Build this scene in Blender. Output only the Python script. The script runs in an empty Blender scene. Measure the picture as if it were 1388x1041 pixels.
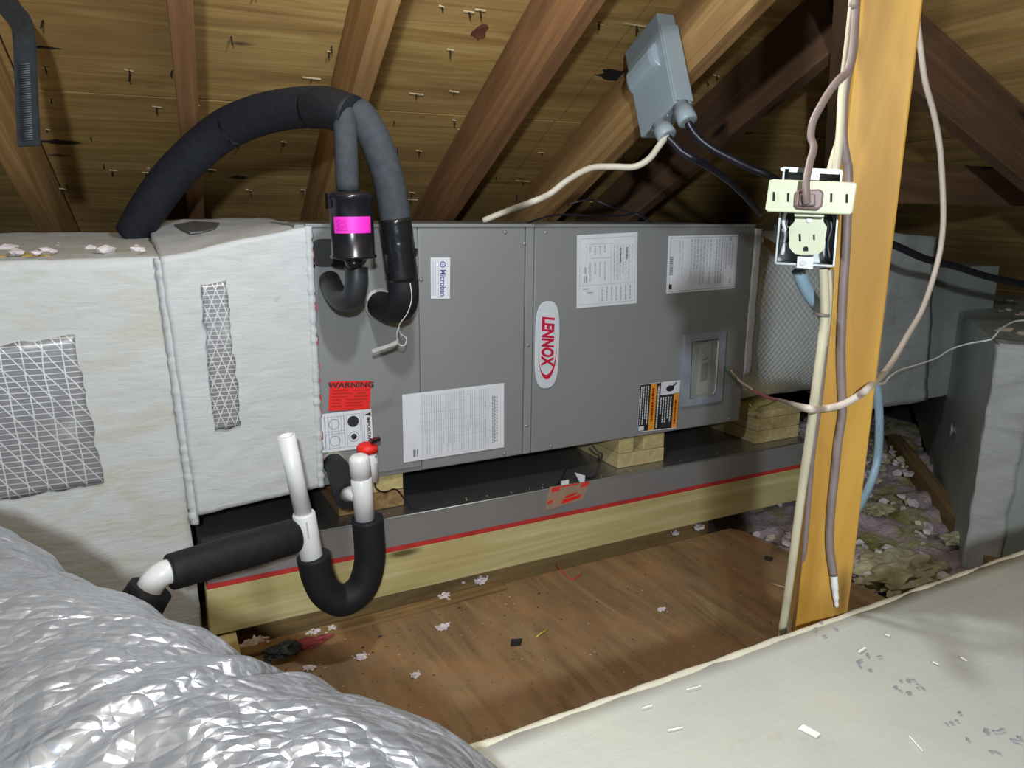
import bpy, bmesh, math, random
from mathutils import Vector, Matrix, noise
random.seed(7)
S = bpy.context.scene
COL = S.collection
# ------------------------------------------------------------------ camera
CAM = Vector((-0.33566, -1.50235, 0.57188)); FPX = 1018.97
yaw, pitch, roll = 0.485628, 0.227724, 0.011058
CF = Vector((math.sin(yaw)*math.cos(pitch), math.cos(yaw)*math.cos(pitch), -math.sin(pitch)))
r0 = CF.cross(Vector((0,0,1))).normalized(); u0 = r0.cross(CF)
CR = r0*math.cos(roll)+u0*math.sin(roll); CU = u0*math.cos(roll)-r0*math.sin(roll)
cd = bpy.data.cameras.new('camera'); cd.sensor_width = 36; cd.lens = FPX/1388*36; cd.clip_start = .02
cam = bpy.data.objects.new('camera', cd); COL.objects.link(cam)
m = Matrix((CR, CU, -CF)).transposed().to_4x4(); m.translation = CAM; cam.matrix_world = m
S.camera = cam
# ------------------------------------------------------------------ world, lamps, exposure
w = bpy.data.worlds.new('attic_gloom'); S.world = w; w.use_nodes = True
w.node_tree.nodes['Background'].inputs[0].default_value = (.55,.6,.7,1)
w.node_tree.nodes['Background'].inputs[1].default_value = .03
def lamp(name, loc, power, radius, col=(1,1,1)):
    l = bpy.data.lights.new(name, 'POINT'); l.energy = power; l.shadow_soft_size = radius; l.color = col
    o = bpy.data.objects.new(name, l); o.location = loc; COL.objects.link(o); return o
lamp('ceiling_bulb', (.0,-.72,.97), 17.5, .03, (.90,.965,1))
lamp('head_lamp', (-.50,-2.0,.85), 94.0, .03, (.885,.965,1))
S.view_settings.view_transform = 'Standard'; S.view_settings.look = 'None'
S.view_settings.gamma = 1; S.view_settings.use_curve_mapping = False
S.view_settings.exposure = 0.0

# ------------------------------------------------------------------ geometry of the place
def ray(x, y): return CF + CR*((x-694)/FPX) + CU*((520.5-y)/FPX)
def at(x, y, Y): d = ray(x,y); return CAM + d*((Y-CAM.y)/d.y)
def atZ(x, y, Z): d = ray(x,y); return CAM + d*((Z-CAM.z)/d.z)
def atD(x, y, D): return CAM + ray(x,y)*D
def mpp(P): return (Vector(P)-CAM).dot(CF)/FPX            # metres per photo pixel at P
# roof frame
ROT, SL = .093, .426
AX = Vector((math.cos(ROT), -math.sin(ROT), 0)); DH = Vector((math.sin(ROT), math.cos(ROT), 0))
DN = DH*math.cos(SL) - Vector((0,0,1))*math.sin(SL); NR = AX.cross(DN)
RO = Vector((0,.889,.57))
def roofM(a=0,b=0,c=0):
    M = Matrix((AX,DN,NR)).transposed().to_4x4(); M.translation = RO+AX*a+DN*b+NR*c; return M
def roofP(a,b,c=0): return RO+AX*a+DN*b+NR*c

# ------------------------------------------------------------------ materials
def lin(c): return tuple(((v/255)/12.92 if v/255<=.04045 else ((v/255+.055)/1.055)**2.4) for v in c)
class NT:
    def __init__(s, name):
        s.m = bpy.data.materials.new(name); s.m.use_nodes = True; s.t = s.m.node_tree
        s.b = s.t.nodes['Principled BSDF']
    def n(s, typ, **kw):
        nd = s.t.nodes.new(typ)
        for k,v in kw.items(): setattr(nd,k,v)
        return nd
    def l(s, a, b): s.t.links.new(a,b)
    def coord(s, scale=(1,1,1), rot=(0,0,0), kind='Object'):
        tc = s.n('ShaderNodeTexCoord'); mp = s.n('ShaderNodeMapping')
        mp.inputs['Scale'].default_value = scale; mp.inputs['Rotation'].default_value = rot
        s.l(tc.outputs[kind], mp.inputs[0]); return mp.outputs[0]
    def noise(s, vec, scale=5, detail=4, rough=.55, dist=0):
        nd = s.n('ShaderNodeTexNoise'); nd.inputs['Scale'].default_value = scale; nd.inputs['Detail'].default_value = detail
        nd.inputs['Roughness'].default_value = rough; nd.inputs['Distortion'].default_value = dist
        s.l(vec, nd.inputs['Vector']); return nd.outputs['Fac']
    def voro(s, vec, scale=5, feature='F1', out='Distance'):
        nd = s.n('ShaderNodeTexVoronoi', feature=feature); nd.inputs['Scale'].default_value = scale
        s.l(vec, nd.inputs['Vector']); return nd.outputs[out]
    def ramp(s, fac, stops):
        nd = s.n('ShaderNodeValToRGB'); cr = nd.color_ramp
        while len(cr.elements) < len(stops): cr.elements.new(.5)
        for e,(p,c) in zip(cr.elements, stops): e.position = p; e.color = (*c,1) if len(c)==3 else c
        s.l(fac, nd.inputs[0]); return nd.outputs[0]
    def mix(s, fac, a, b, mode='MIX'):
        nd = s.n('ShaderNodeMix', data_type='RGBA', blend_type=mode)
        if isinstance(fac,(int,float)): nd.inputs[0].default_value = fac
        else: s.l(fac, nd.inputs[0])
        for i,v in ((6,a),(7,b)):
            if isinstance(v, tuple): nd.inputs[i].default_value = (*v,1)[:4]
            else: s.l(v, nd.inputs[i])
        return nd.outputs[2]
    def math(s, op, a, b=None):
        nd = s.n('ShaderNodeMath', operation=op)
        for i,v in ((0,a),(1,b)):
            if v is None: continue
            if isinstance(v,(int,float)): nd.inputs[i].default_value = v
            else: s.l(v, nd.inputs[i])
        return nd.outputs[0]
    def bump(s, h, strength=.3, dist=.01):
        nd = s.n('ShaderNodeBump'); nd.inputs['Strength'].default_value = strength; nd.inputs['Distance'].default_value = dist
        s.l(h, nd.inputs['Height']); s.l(nd.outputs[0], s.b.inputs['Normal'])
    def col(s, c):
        if isinstance(c, tuple): s.b.inputs['Base Color'].default_value = (*c,1)[:4]
        else: s.l(c, s.b.inputs['Base Color'])
    def set(s, rough=.5, metal=0, **kw):
        s.b.inputs['Roughness'].default_value = rough; s.b.inputs['Metallic'].default_value = metal
        for k,v in kw.items(): s.b.inputs[k].default_value = v
        return s.m
def plain(name, c, rough=.5, metal=0, var=.12, scale=30, bump=.0, **kw):
    t = NT(name); v = t.coord()
    f = t.noise(v, scale, 4)
    lo = tuple(x*(1-var) for x in c); hi = tuple(min(1,x*(1+var)) for x in c)
    t.col(t.ramp(f, [(.3,lo),(.7,hi)]))
    if bump: t.bump(f, bump, .004)
    return t.set(rough, metal, **kw)
def wood(name, light, dark, grain=(1.2,22,22), scale=1.0, knots=True, rough=.75, patch=.25, patchcol=None):
    """grain runs along the object's own X axis"""
    t = NT(name); g = t.coord(grain)
    f = t.noise(g, scale, 5, .6, 1.2)
    c = t.ramp(f, [(.28,dark),(.5,tuple((a+b)/2 for a,b in zip(light,dark))),(.62,light)])
    big = t.noise(t.coord((1.5,5,5)), 2.0, 3)
    pc = patchcol or tuple(x*.72 for x in dark)
    c = t.mix(t.math('MULTIPLY', t.ramp(big,[(.5,(0,0,0)),(.7,(1,1,1))]), patch), c, pc)
    if knots:
        k = t.voro(t.coord((2.6,11,11)), 1.0)
        c = t.mix(t.ramp(k, [(.05,(1,1,1)),(.13,(0,0,0))]), c, tuple(x*.3 for x in dark))
    t.col(c); t.bump(f, .25, .003)
    return t.set(rough, 0, **{'Specular IOR Level':.3})
M = {}
M['treated'] = wood('treated_pine', (.62,.54,.30), (.40,.34,.13), (.9,26,26), 1.0, True, .7, .35, (.40,.30,.11))
M['block'] = wood('pine_block', (.60,.50,.26), (.44,.35,.16), (2.5,30,30), 1.0, False, .7, .15)
M['rafter'] = wood('rafter_brown', (.33,.165,.070), (.17,.080,.034), (1.4,26,26), 1.0, True, .8, .45)
M['rafter_light'] = wood('rafter_honey', (.50,.30,.12), (.28,.145,.055), (1.3,26,26), 1.0, True, .75, .3)
M['rafter_dark'] = wood('rafter_umber', (.16,.085,.045), (.08,.042,.022), (1.4,26,26), 1.0, True, .85, .4)
M['post'] = wood('post_amber', (.43,.235,.036), (.29,.14,.018), (2.0,14,14), 1.0, True, .55, .3, (.42,.26,.09))
M['oldwood'] = wood('old_plank', (.36,.23,.095), (.15,.085,.035), (1.5,30,30), 1.0, False, .85, .4)
M['felt'] = plain('roofing_felt', (.012,.011,.010), .95)
def sheathing():
    t = NT('roof_plywood'); g = t.coord((1.4,24,24))
    f = t.noise(g, 1.0, 6, .6, 1.5)
    c = t.ramp(f, [(.25,(.26,.155,.044)),(.48,(.44,.275,.088)),(.66,(.56,.38,.14))])
    big = t.noise(t.coord((1.2,3.5,3.5)), 2.2, 3)
    c = t.mix(t.ramp(big,[(.42,(0,0,0)),(.68,(.55,.55,.55))]), c, (.24,.125,.05))
    k = t.voro(t.coord((2.3,8.5,1)), 1.0)
    c = t.mix(t.ramp(k,[(.035,(1,1,1)),(.085,(0,0,0))]), c, (.055,.028,.012))
    t.col(c); t.bump(f, .35, .004); return t.set(.8)
M['sheathing'] = sheathing()
def floorply():
    t = NT('floor_plywood'); g = t.coord((14,1.6,5), (0,0,.5))
    f = t.noise(g, 1.0, 6, .62, 1.6)
    c = t.ramp(f, [(.28,(.14,.083,.036)),(.5,(.24,.152,.072)),(.68,(.33,.225,.118))])
    big = t.noise(t.coord((2.4,2.0,2)), 2.4, 4)
    c = t.mix(t.ramp(big,[(.45,(0,0,0)),(.65,(.75,.75,.75))]), c, (.38,.19,.075))
    dirt = t.noise(t.coord((1,1,1)), 5.5, 5, .65)
    c = t.mix(t.ramp(dirt,[(.50,(0,0,0)),(.72,(.7,.7,.7))]), c, (.19,.15,.10))
    spk = t.voro(t.coord((1,1,1)), 55.0)
    c = t.mix(t.ramp(spk,[(.06,(.8,.8,.8)),(.14,(0,0,0))]), c, (.07,.045,.03))
    t.col(c); t.bump(f, .15, .003); return t.set(.8)
M['floorply'] = floorply()
def steel(name, c, rough, metal=.0, var=.05):
    t = NT(name); v = t.coord()
    f = t.noise(v, 2.5, 3); f2 = t.noise(t.coord((60,60,3)), 3, 2)
    t.col(t.ramp(f, [(.35,tuple(x*(1-var) for x in c)),(.65,tuple(x*(1+var) for x in c))]))
    t.bump(f2, .04, .002); return t.set(rough, metal)
M['cabinet'] = steel('painted_grey_steel', (.245,.250,.256), .45, .0)
M['cabinet_edge'] = steel('painted_grey_flange', (.265,.27,.275), .42, .0)
M['pan'] = steel('galvanised_pan', (.30,.30,.31), .33, .85, .15)
M['pan_front'] = steel('galvanised_pan_face', (.29,.285,.295), .45, .35, .08)
M['galv'] = steel('galvanised_duct', (.34,.37,.36), .40, .55, .2)
M['duct_galv'] = steel('dull_galvanised_duct', (.36,.40,.375), .5, .15, .18)
M['zinc'] = steel('zinc_box', (.30,.32,.33), .42, .6, .2)
M['screw'] = plain('zinc_screw', (.36,.36,.36), .4, .5)
def mastic(name, base, stain, amount=.5, sc=1.0, mark=0):
    t = NT(name); v = t.coord()
    a = t.noise(t.coord((3*sc,3*sc,9*sc)), 2.2, 5, .6, .8)
    c = t.mix(t.math('MULTIPLY', t.ramp(a,[(.45,(0,0,0)),(.75,(1,1,1))]), amount), base, stain)
    sp = t.noise(v, 28, 4, .7)
    c = t.mix(t.ramp(sp,[(.66,(0,0,0)),(.78,(.5,.5,.5))]), c, tuple(x*.55 for x in stain))
    t.col(c)
    b = t.noise(t.coord((16,16,60)), 1.0, 5, .6, .6); b2 = t.noise(v, 45, 4, .6)
    h = t.math('ADD', b, t.math('MULTIPLY', b2, .5)); t.bump(h, .35, .006)
    return t.set(.62)
M['mastic'] = mastic('white_mastic', (.55,.57,.59), (.47,.48,.48), .5)
M['mastic_old'] = mastic('yellowed_mastic', (.54,.56,.57), (.47,.44,.34), .85)
M['mastic_grey'] = mastic('grey_mastic', (.42,.44,.44), (.30,.31,.305), .8)
def ductwrap():
    t = NT('coated_duct_wrap'); v = t.coord()
    a = t.noise(t.coord((1,1,1)), 3.0, 4, .6)
    c = t.ramp(a, [(.32,(.40,.42,.42)),(.55,(.46,.48,.46)),(.72,(.50,.51,.44))])
    st = t.noise(t.coord((2.2,22,2), (0,0,.22)), 1.6, 5, .65, .4)
    c = t.mix(t.ramp(st,[(.64,(0,0,0)),(.74,(.5,.5,.5))]), c, (.60,.62,.63))
    dirt = t.noise(v, 9, 5, .7)
    c = t.mix(t.ramp(dirt,[(.62,(0,0,0)),(.76,(.55,.55,.55))]), c, (.36,.31,.23))
    t.col(c); t.bump(t.math('ADD', st, t.noise(v,30,4)), .2, .004); return t.set(.5, .12)
M['ductwrap'] = ductwrap()
def foil(name, c=(.48,.52,.60), rough=.33):
    t = NT(name); v = t.coord()
    n1 = t.noise(v, 6, 3, .55, .3)
    e1 = t.voro(v, 24, 'DISTANCE_TO_EDGE'); e2 = t.voro(t.coord((1,1.4,1.1)), 55, 'DISTANCE_TO_EDGE')
    n3 = t.noise(v, 34, 2, .5)
    h = t.math('ADD', t.math('ADD', t.math('MULTIPLY', e1, .7), t.math('MULTIPLY', e2, .35)), t.math('MULTIPLY', n3, .7)); t.bump(h, .5, .022)
    t.col(t.ramp(n1,[(.3,tuple(x*.8 for x in c)),(.7,c)])); return t.set(rough, .62)
M['foil'] = foil('crumpled_foil')
def foilwrap():
    t = NT('quilted_foil_wrap'); v = t.coord((1,1,1))
    a = t.n('ShaderNodeSeparateXYZ'); t.l(v, a.inputs[0])
    p = t.math('ADD', t.math('MULTIPLY', a.outputs[0], 150.0), t.math('MULTIPLY', a.outputs[2], 150.0))
    q = t.math('SUBTRACT', t.math('MULTIPLY', a.outputs[0], 150.0), t.math('MULTIPLY', a.outputs[2], 150.0))
    h = t.math('ADD', t.math('ABSOLUTE', t.math('SINE', p)), t.math('ABSOLUTE', t.math('SINE', q)))
    h = t.math('ADD', h, t.math('MULTIPLY', t.noise(v, 9, 3), 2.0))
    t.bump(h, .3, .004); t.col((.80,.85,.85)); return t.set(.38, .35)
M['foilwrap'] = foilwrap()
def scrim(name, dirs, back=(.25,.25,.27)):
    """foil facing with reinforcing threads: dirs = (dx, dz, lines per metre, width)"""
    t = NT(name); v = t.coord(); sp = t.n('ShaderNodeSeparateXYZ')
    wob = t.noise(v, 9, 2)
    t.l(v, sp.inputs[0]); tot = None
    for dx,dz,fq,wd in dirs:
        p = t.math('ADD', t.math('MULTIPLY', sp.outputs[0], dx*fq), t.math('MULTIPLY', sp.outputs[2], dz*fq))
        p = t.math('ADD', p, t.math('MULTIPLY', wob, .5))
        f = t.math('LESS_THAN', t.math('FRACT', p), wd)
        tot = f if tot is None else t.math('MAXIMUM', tot, f)
    sm = t.noise(v, 7, 4, .6); gate = t.ramp(sm,[(.25,(.6,.6,.6)),(.6,(1,1,1))])
    smear = t.ramp(t.noise(v, 11, 5, .65),[(.55,(0,0,0)),(.72,(.8,.8,.8))])
    fac = t.math('MAXIMUM', t.math('MULTIPLY', tot, gate), t.math('MULTIPLY', smear, .45))
    t.col(t.mix(fac, back, (.72,.73,.75))); t.bump(tot, .4, .003); return t.set(.45, .25)
M['scrim_a'] = scrim('foil_scrim_wide', [(.82,.57,46,.09),(0,1,100,.15),(1,.05,34,.07)])
M['scrim_b'] = scrim('foil_scrim_narrow', [(.9,.35,66,.11),(.9,-.35,66,.11),(0,1,120,.17)])
def foam(name, c, rough=.85):
    t = NT(name); v = t.coord(); f = t.noise(v, 70, 3)
    t.col(t.ramp(f,[(.3,tuple(x*.85 for x in c)),(.7,tuple(x*1.15 for x in c))])); t.bump(f,.12,.002); return t.set(rough, 0, **{'Specular IOR Level':.22})
M['foam_black'] = foam('black_foam', (.013,.014,.017), .6)
M['foam_navy'] = foam('dark_foam', (.016,.018,.026), .65)
M['foam_grey'] = foam('grey_foam', (.046,.052,.062), .8)
M['tape_black'] = plain('black_tape', (.010,.011,.013), .22, 0, .2, 40, .25)
M['gloss_black'] = plain('black_enamel', (.010,.010,.014), .25)
M['grommet'] = plain('black_grommet', (.022,.024,.028), .45)
M['pink'] = plain('magenta_sticker', (.85,.03,.55), .5, 0, .05)
M['pink_dark'] = plain('magenta_print', (.42,.01,.28), .5)
M['pvc'] = plain('white_pvc', (.76,.77,.80), .35, 0, .04)
M['paper'] = plain('white_label_paper', (.72,.74,.80), .55, 0, .04)
M['badge'] = plain('pale_badge', (.62,.67,.73), .3, 0, .03)
M['ink'] = plain('grey_print', (.22,.235,.28), .6)
M['ink_pale'] = plain('pale_print', (.45,.47,.53), .6)
M['ink_black'] = plain('black_print', (.02,.02,.025), .6)
M['ink_blue'] = plain('blue_print', (.10,.09,.36), .6)
M['red_logo'] = plain('red_logo', (.55,.012,.055), .4)
M['red_label'] = plain('red_label', (.80,.022,.018), .5, 0, .05)
M['red_ink'] = plain('dark_red_print', (.30,.01,.01), .6)
M['red_strip'] = plain('red_strip', (.50,.030,.030), .6, 0, .2)
M['orange'] = plain('orange_print', (.80,.33,.03), .5)
M['yellow'] = plain('yellow_plastic', (.75,.55,.05), .5)
M['green'] = plain('green_wire', (.03,.16,.10), .4)
M['lime'] = plain('yellow_green_wire', (.5,.6,.08), .4)
M['breaker_frame'] = plain('blue_grey_bezel', (.28,.31,.37), .4)
M['breaker_body'] = plain('breaker_grey', (.24,.25,.24), .45)
def clearcover():
    t = NT('clear_cover'); t.col((.75,.78,.76)); t.b.inputs['Alpha'].default_value = .16; return t.set(.08)
M['cover'] = clearcover()
M['disc'] = plain('blue_grey_plastic', (.30,.36,.40), .38, 0, .06, 8)
M['ivory'] = plain('ivory_plastic', (.50,.52,.37), .4, 0, .04)
M['ivory_dull'] = plain('ivory_receptacle', (.52,.545,.40), .45, 0, .04)
M['brown_plastic'] = plain('brown_plug', (.18,.12,.115), .4, 0, .15)
M['cord_brown'] = plain('brown_cord', (.20,.145,.135), .5, 0, .15)
M['cord_mauve'] = plain('mauve_cord', (.175,.135,.13), .5)
M['cream'] = plain('cream_cable', (.47,.43,.31), .5, 0, .08)
M['romex'] = plain('white_cable', (.60,.55,.45), .5, 0, .1)
M['thermo'] = plain('beige_cable', (.46,.39,.34), .5, 0, .08)
M['thinwhite'] = plain('white_wire', (.62,.64,.64), .5)
M['blue_hose'] = plain('blue_hose', (.20,.30,.38), .4, 0, .1)
M['cable_black'] = plain('black_cable', (.012,.012,.022), .35)
M['hole'] = plain('dark_slot', (.012,.012,.012), .9)
M['strap'] = plain('slate_strap', (.022,.027,.032), .6, 0, .25, 60, .3)
M['tan_tape'] = plain('tan_tape', (.36,.235,.165), .4, 0, .1)
def insulation():
    t = NT('loose_insulation'); v = t.coord()
    a = t.noise(v, 5.5, 4, .6); b = t.noise(v, 9, 5, .65)
    c = t.ramp(a,[(.36,(.34,.31,.10)),(.44,(.44,.40,.24)),(.49,(.50,.38,.42)),(.60,(.58,.47,.52)),(.70,(.28,.13,.12))])
    c = t.mix(t.ramp(b,[(.58,(0,0,0)),(.72,(.7,.7,.7))]), c, (.10,.085,.07))
    t.col(c); t.bump(t.noise(v,60,5,.7), .8, .02); return t.set(.95)
M['insul'] = insulation()
M['tuft'] = plain('pink_white_fluff', (.66,.59,.62), .95, 0, .2, 60, .8)
M['tuft_yellow'] = plain('yellow_batt', (.44,.41,.26), .9, 0, .35, 22, .8)
M['dust'] = plain('attic_floor_dust', (.09,.075,.06), .95, 0, .4, 6)
M['debris'] = plain('pale_debris', (.46,.37,.28), .9, 0, .25, 50)
M['debris_dark'] = plain('dark_debris', (.035,.028,.022), .9)
M['rust'] = plain('rust_red_rag', (.30,.05,.05), .9, 0, .4, 25)

# ------------------------------------------------------------------ mesh helpers
class MB:
    def __init__(s): s.v=[]; s.f=[]; s.sm=[]
    def add(s, vs, fs, smooth=False):
        o=len(s.v); s.v += [Vector(v) for v in vs]; s.f += [tuple(i+o for i in f) for f in fs]; s.sm += [smooth]*len(fs); return s
    def hexa(s, c):      # c: 8 corners, 0-3 one side, 4-7 opposite
        return s.add(c, [(0,3,2,1),(4,5,6,7),(0,1,5,4),(1,2,6,5),(2,3,7,6),(3,0,4,7)])
    def box(s, a, b):
        x0,y0,z0=a; x1,y1,z1=b
        return s.hexa([(x0,y0,z0),(x1,y0,z0),(x1,y1,z0),(x0,y1,z0),(x0,y0,z1),(x1,y0,z1),(x1,y1,z1),(x0,y1,z1)])
    def obox(s, o, e1, e2, e3):
        o=Vector(o); return s.hexa([o,o+e1,o+e1+e2,o+e2,o+e3,o+e1+e3,o+e1+e2+e3,o+e2+e3])
    def prism(s, poly, ext):     # poly list of Vector, ext Vector
        n=len(poly); ext=Vector(ext); vs=[Vector(p) for p in poly]+[Vector(p)+ext for p in poly]
        return s.add(vs, [tuple(range(n))[::-1], tuple(range(n,2*n))]+[(i,(i+1)%n,(i+1)%n+n,i+n) for i in range(n)])
    def tube(s, pts, rad, seg=14, cap=True, flat=1.0, smooth=True, upv=None):
        pts=[Vector(p) for p in pts]; n=len(pts)
        rads = rad if isinstance(rad,(list,tuple)) else [rad]*n
        t0=(pts[1]-pts[0]).normalized(); ref = upv or (Vector((0,0,1)) if abs(t0.z)<.9 else Vector((0,1,0)))
        nrm=(ref - t0*ref.dot(t0)).normalized(); vs=[]; 
        for i,p in enumerate(pts):
            t=(pts[min(i+1,n-1)]-pts[max(i-1,0)]).normalized()
            nrm=(nrm - t*nrm.dot(t)).normalized(); bi=t.cross(nrm)
            for k in range(seg):
                a=2*math.pi*k/seg; vs.append(p+nrm*(math.cos(a)*rads[i]*flat)+bi*(math.sin(a)*rads[i]))
        fs=[]
        for i in range(n-1):
            for k in range(seg):
                k2=(k+1)%seg; fs.append((i*seg+k,i*seg+k2,(i+1)*seg+k2,(i+1)*seg+k))
        s.add(vs, fs, smooth)
        if cap:
            o=len(s.v)-n*seg
            s.f += [tuple(o+k for k in range(seg))[::-1], tuple(o+(n-1)*seg+k for k in range(seg))]; s.sm += [False,False]
        return s
    def lathe(s, base, axis, prof, seg=24, smooth=True):     # prof: (dist along axis, radius)
        axis=Vector(axis).normalized(); base=Vector(base)
        ref=Vector((0,0,1)) if abs(axis.z)<.9 else Vector((1,0,0))
        a1=(ref-axis*ref.dot(axis)).normalized(); a2=axis.cross(a1); vs=[]
        for d,r in prof:
            for k in range(seg):
                a=2*math.pi*k/seg; vs.append(base+axis*d+a1*(math.cos(a)*r)+a2*(math.sin(a)*r))
        fs=[]; n=len(prof)
        for i in range(n-1):
            for k in range(seg):
                k2=(k+1)%seg; fs.append((i*seg+k,i*seg+k2,(i+1)*seg+k2,(i+1)*seg+k))
        s.add(vs,fs,smooth); o=len(s.v)-n*seg
        s.f += [tuple(o+k for k in range(seg))[::-1], tuple(o+(n-1)*seg+k for k in range(seg))]; s.sm += [False,False]
        return s
    def lump(s, c, r, sub=2, amp=.35, fq=2.2, squash=(1,1,1), seed=0):
        bm=bmesh.new(); bmesh.ops.create_icosphere(bm, subdivisions=sub, radius=1)
        c=Vector(c); off=Vector((seed*3.7,seed*1.3,seed*5.1)); vs=[]
        for v in bm.verts:
            k=1+amp*(noise.noise(v.co*fq+off)+.5*noise.noise(v.co*fq*2.7+off))
            vs.append(c+Vector((v.co.x*squash[0],v.co.y*squash[1],v.co.z*squash[2]))*(r*k))
        s.add(vs,[tuple(v.index for v in f.verts) for f in bm.faces]); bm.free(); return s
    def rough_hexa(s, c, n=(24,14,24), amp=.004, fq=14, smooth=True):
        """hexahedron c (8 corners as in hexa) with gridded, unevenly trowelled faces"""
        c=[Vector(p) for p in c]
        def face(q, nu, nv):
            vs=[]; 
            for j in range(nv+1):
                for i in range(nu+1):
                    u,v=i/nu,j/nv
                    p=(q[0]*(1-u)+q[1]*u)*(1-v)+(q[3]*(1-u)+q[2]*u)*v
                    d=Vector((noise.noise(p*fq),noise.noise(p*fq+Vector((9,0,0))),noise.noise(p*fq+Vector((0,9,0)))))
                    d+=.5*Vector((noise.noise(p*fq*3),noise.noise(p*fq*3+Vector((9,0,0))),noise.noise(p*fq*3+Vector((0,9,0)))))
                    vs.append(p+d*amp)
            fs=[(j*(nu+1)+i,j*(nu+1)+i+1,(j+1)*(nu+1)+i+1,(j+1)*(nu+1)+i) for j in range(nv) for i in range(nu)]
            s.add(vs,fs,smooth)
        nx,ny,nz=n
        face([c[0],c[1],c[5],c[4]],nx,nz); face([c[1],c[2],c[6],c[5]],ny,nz); face([c[2],c[3],c[7],c[6]],nx,nz)
        face([c[3],c[0],c[4],c[7]],ny,nz); face([c[4],c[5],c[6],c[7]],nx,ny); face([c[3],c[2],c[1],c[0]],nx,ny)
        return s
def spline(pts, n=10):
    pts=[Vector(p) for p in pts]; P=[pts[0]*2-pts[1]]+pts+[pts[-1]*2-pts[-2]]; out=[]
    for i in range(1,len(P)-2):
        a,b,c,d=P[i-1:i+3]
        for k in range(n):
            t=k/n; out.append(.5*((2*b)+(c-a)*t+(2*a-5*b+4*c-d)*t*t+(3*b-a-3*c+d)*t**3))
    out.append(pts[-1]); return out
MW={}
def build(name, mb, mat, parent=None, matrix=None, bevel=0, weld=False):
    me=bpy.data.meshes.new(name)
    base = matrix if matrix is not None else None
    vs=mb.v
    if base is None:
        if parent is not None: org=parent['_o'] if '_o' in parent else (0,0,0); org=Vector(org); vs=[v-org for v in vs]
        else:
            lo=[min(v[i] for v in vs) for i in range(3)]; hi=[max(v[i] for v in vs) for i in range(3)]
            org=Vector(((lo[0]+hi[0])/2,(lo[1]+hi[1])/2,lo[2])); vs=[v-org for v in vs]
    me.from_pydata([tuple(v) for v in vs],[],mb.f)
    me.polygons.foreach_set('use_smooth', mb.sm); me.update()
    bm=bmesh.new(); bm.from_mesh(me)
    if weld: bmesh.ops.remove_doubles(bm, verts=bm.verts, dist=1e-5)
    bmesh.ops.recalc_face_normals(bm, faces=bm.faces); bm.to_mesh(me); bm.free()
    me.materials.append(mat)
    o=bpy.data.objects.new(name, me); COL.objects.link(o)
    if base is not None: o.matrix_world=base; MW[o.name]=base.copy()
    elif parent is None: o.location=org; o['_o']=tuple(org)
    if parent is not None:
        if '_o' not in o: o['_o']=parent['_o']
        o.parent=parent
        if base is not None: o.matrix_parent_inverse=MW.get(parent.name, Matrix.Translation(Vector(parent['_o']))).inverted()
    if bevel:
        md=o.modifiers.new('edge_round','BEVEL'); md.width=bevel; md.segments=2; md.limit_method='ANGLE'; md.angle_limit=.7
    return o
def empty(name, loc):
    o=bpy.data.objects.new(name,None); COL.objects.link(o); o.location=loc; o.empty_display_size=.05; o['_o']=tuple(loc); return o
def tag(o, label, cat, group=None):
    o['label']=label; o['category']=cat
    if group: o['group']=group
    return o
def struct(o): o['kind']='structure'; return o
def beam(name, p0, p1, wdt, hgt, wdir, mat, parent=None, bevel=.002):
    """timber from p0 to p1 (centre line); own X axis along its length"""
    p0=Vector(p0); p1=Vector(p1); L=(p1-p0).length; x=(p1-p0)/L; y=Vector(wdir); y=(y-x*y.dot(x)).normalized(); z=x.cross(y)
    Mx=Matrix((x,y,z)).transposed().to_4x4(); Mx.translation=p0
    mb=MB().box((0,-wdt/2,-hgt/2),(L,wdt/2,hgt/2))
    return build(name, mb, mat, parent, Mx, bevel)
def pts(lst):      # (px, py, Y) triples to points
    return [at(*p) for p in lst]
def textmesh(txt, size, shear=0, offset=0):
    cu=bpy.data.curves.new('lettering','FONT'); cu.body=txt; cu.size=size; cu.shear=shear; cu.offset=offset
    cu.align_x='CENTER'; cu.align_y='CENTER'; cu.resolution_u=3
    ob=bpy.data.objects.new('lettering',cu); me=bpy.data.meshes.new_from_object(ob)
    vs=[v.co.copy() for v in me.vertices]; fs=[tuple(p.vertices) for p in me.polygons]
    bpy.data.objects.remove(ob); bpy.data.curves.remove(cu); bpy.data.meshes.remove(me); return vs,fs

# ================================================================== THE SETTING
struct(build('floor', MB().box((-2.6,-3.0,-.46),(4.6,3.4,-.42)), M['dust']))
# main roof slope: dark felt above, plywood panels below, open joints between
HA,HB = 1.26,-1.118                                   # a point of the hip line in roof coordinates
def hipa(b): return HA+(b-HB)*math.cos(SL)
def roofpoly(a0,a1,b0,b1):                             # rectangle cut at the hip line
    out=[]; P=[(a0,b0),(a1,b0),(a1,b1),(a0,b1)]
    f=lambda p: hipa(p[1])-p[0]
    for i in range(4):
        p,q=P[i],P[(i+1)%4]; fp,fq=f(p),f(q)
        if fp>=0: out.append(p)
        if (fp>=0)!=(fq>=0):
            t=fp/(fp-fq); out.append((p[0]+(q[0]-p[0])*t,p[1]+(q[1]-p[1])*t))
    return out
poly=roofpoly(-2.4,4.5,-3.0,2.05)
ceil1=struct(build('ceiling', MB().prism([Vector((a,b,.016)) for a,b in poly],(0,0,.02)), M['felt'], None, roofM())); ceil1['_o']=tuple(RO)
rows=[(-3.0,-1.783),(-1.777,-.566),(-.560,.655),(.661,2.05)]
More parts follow.
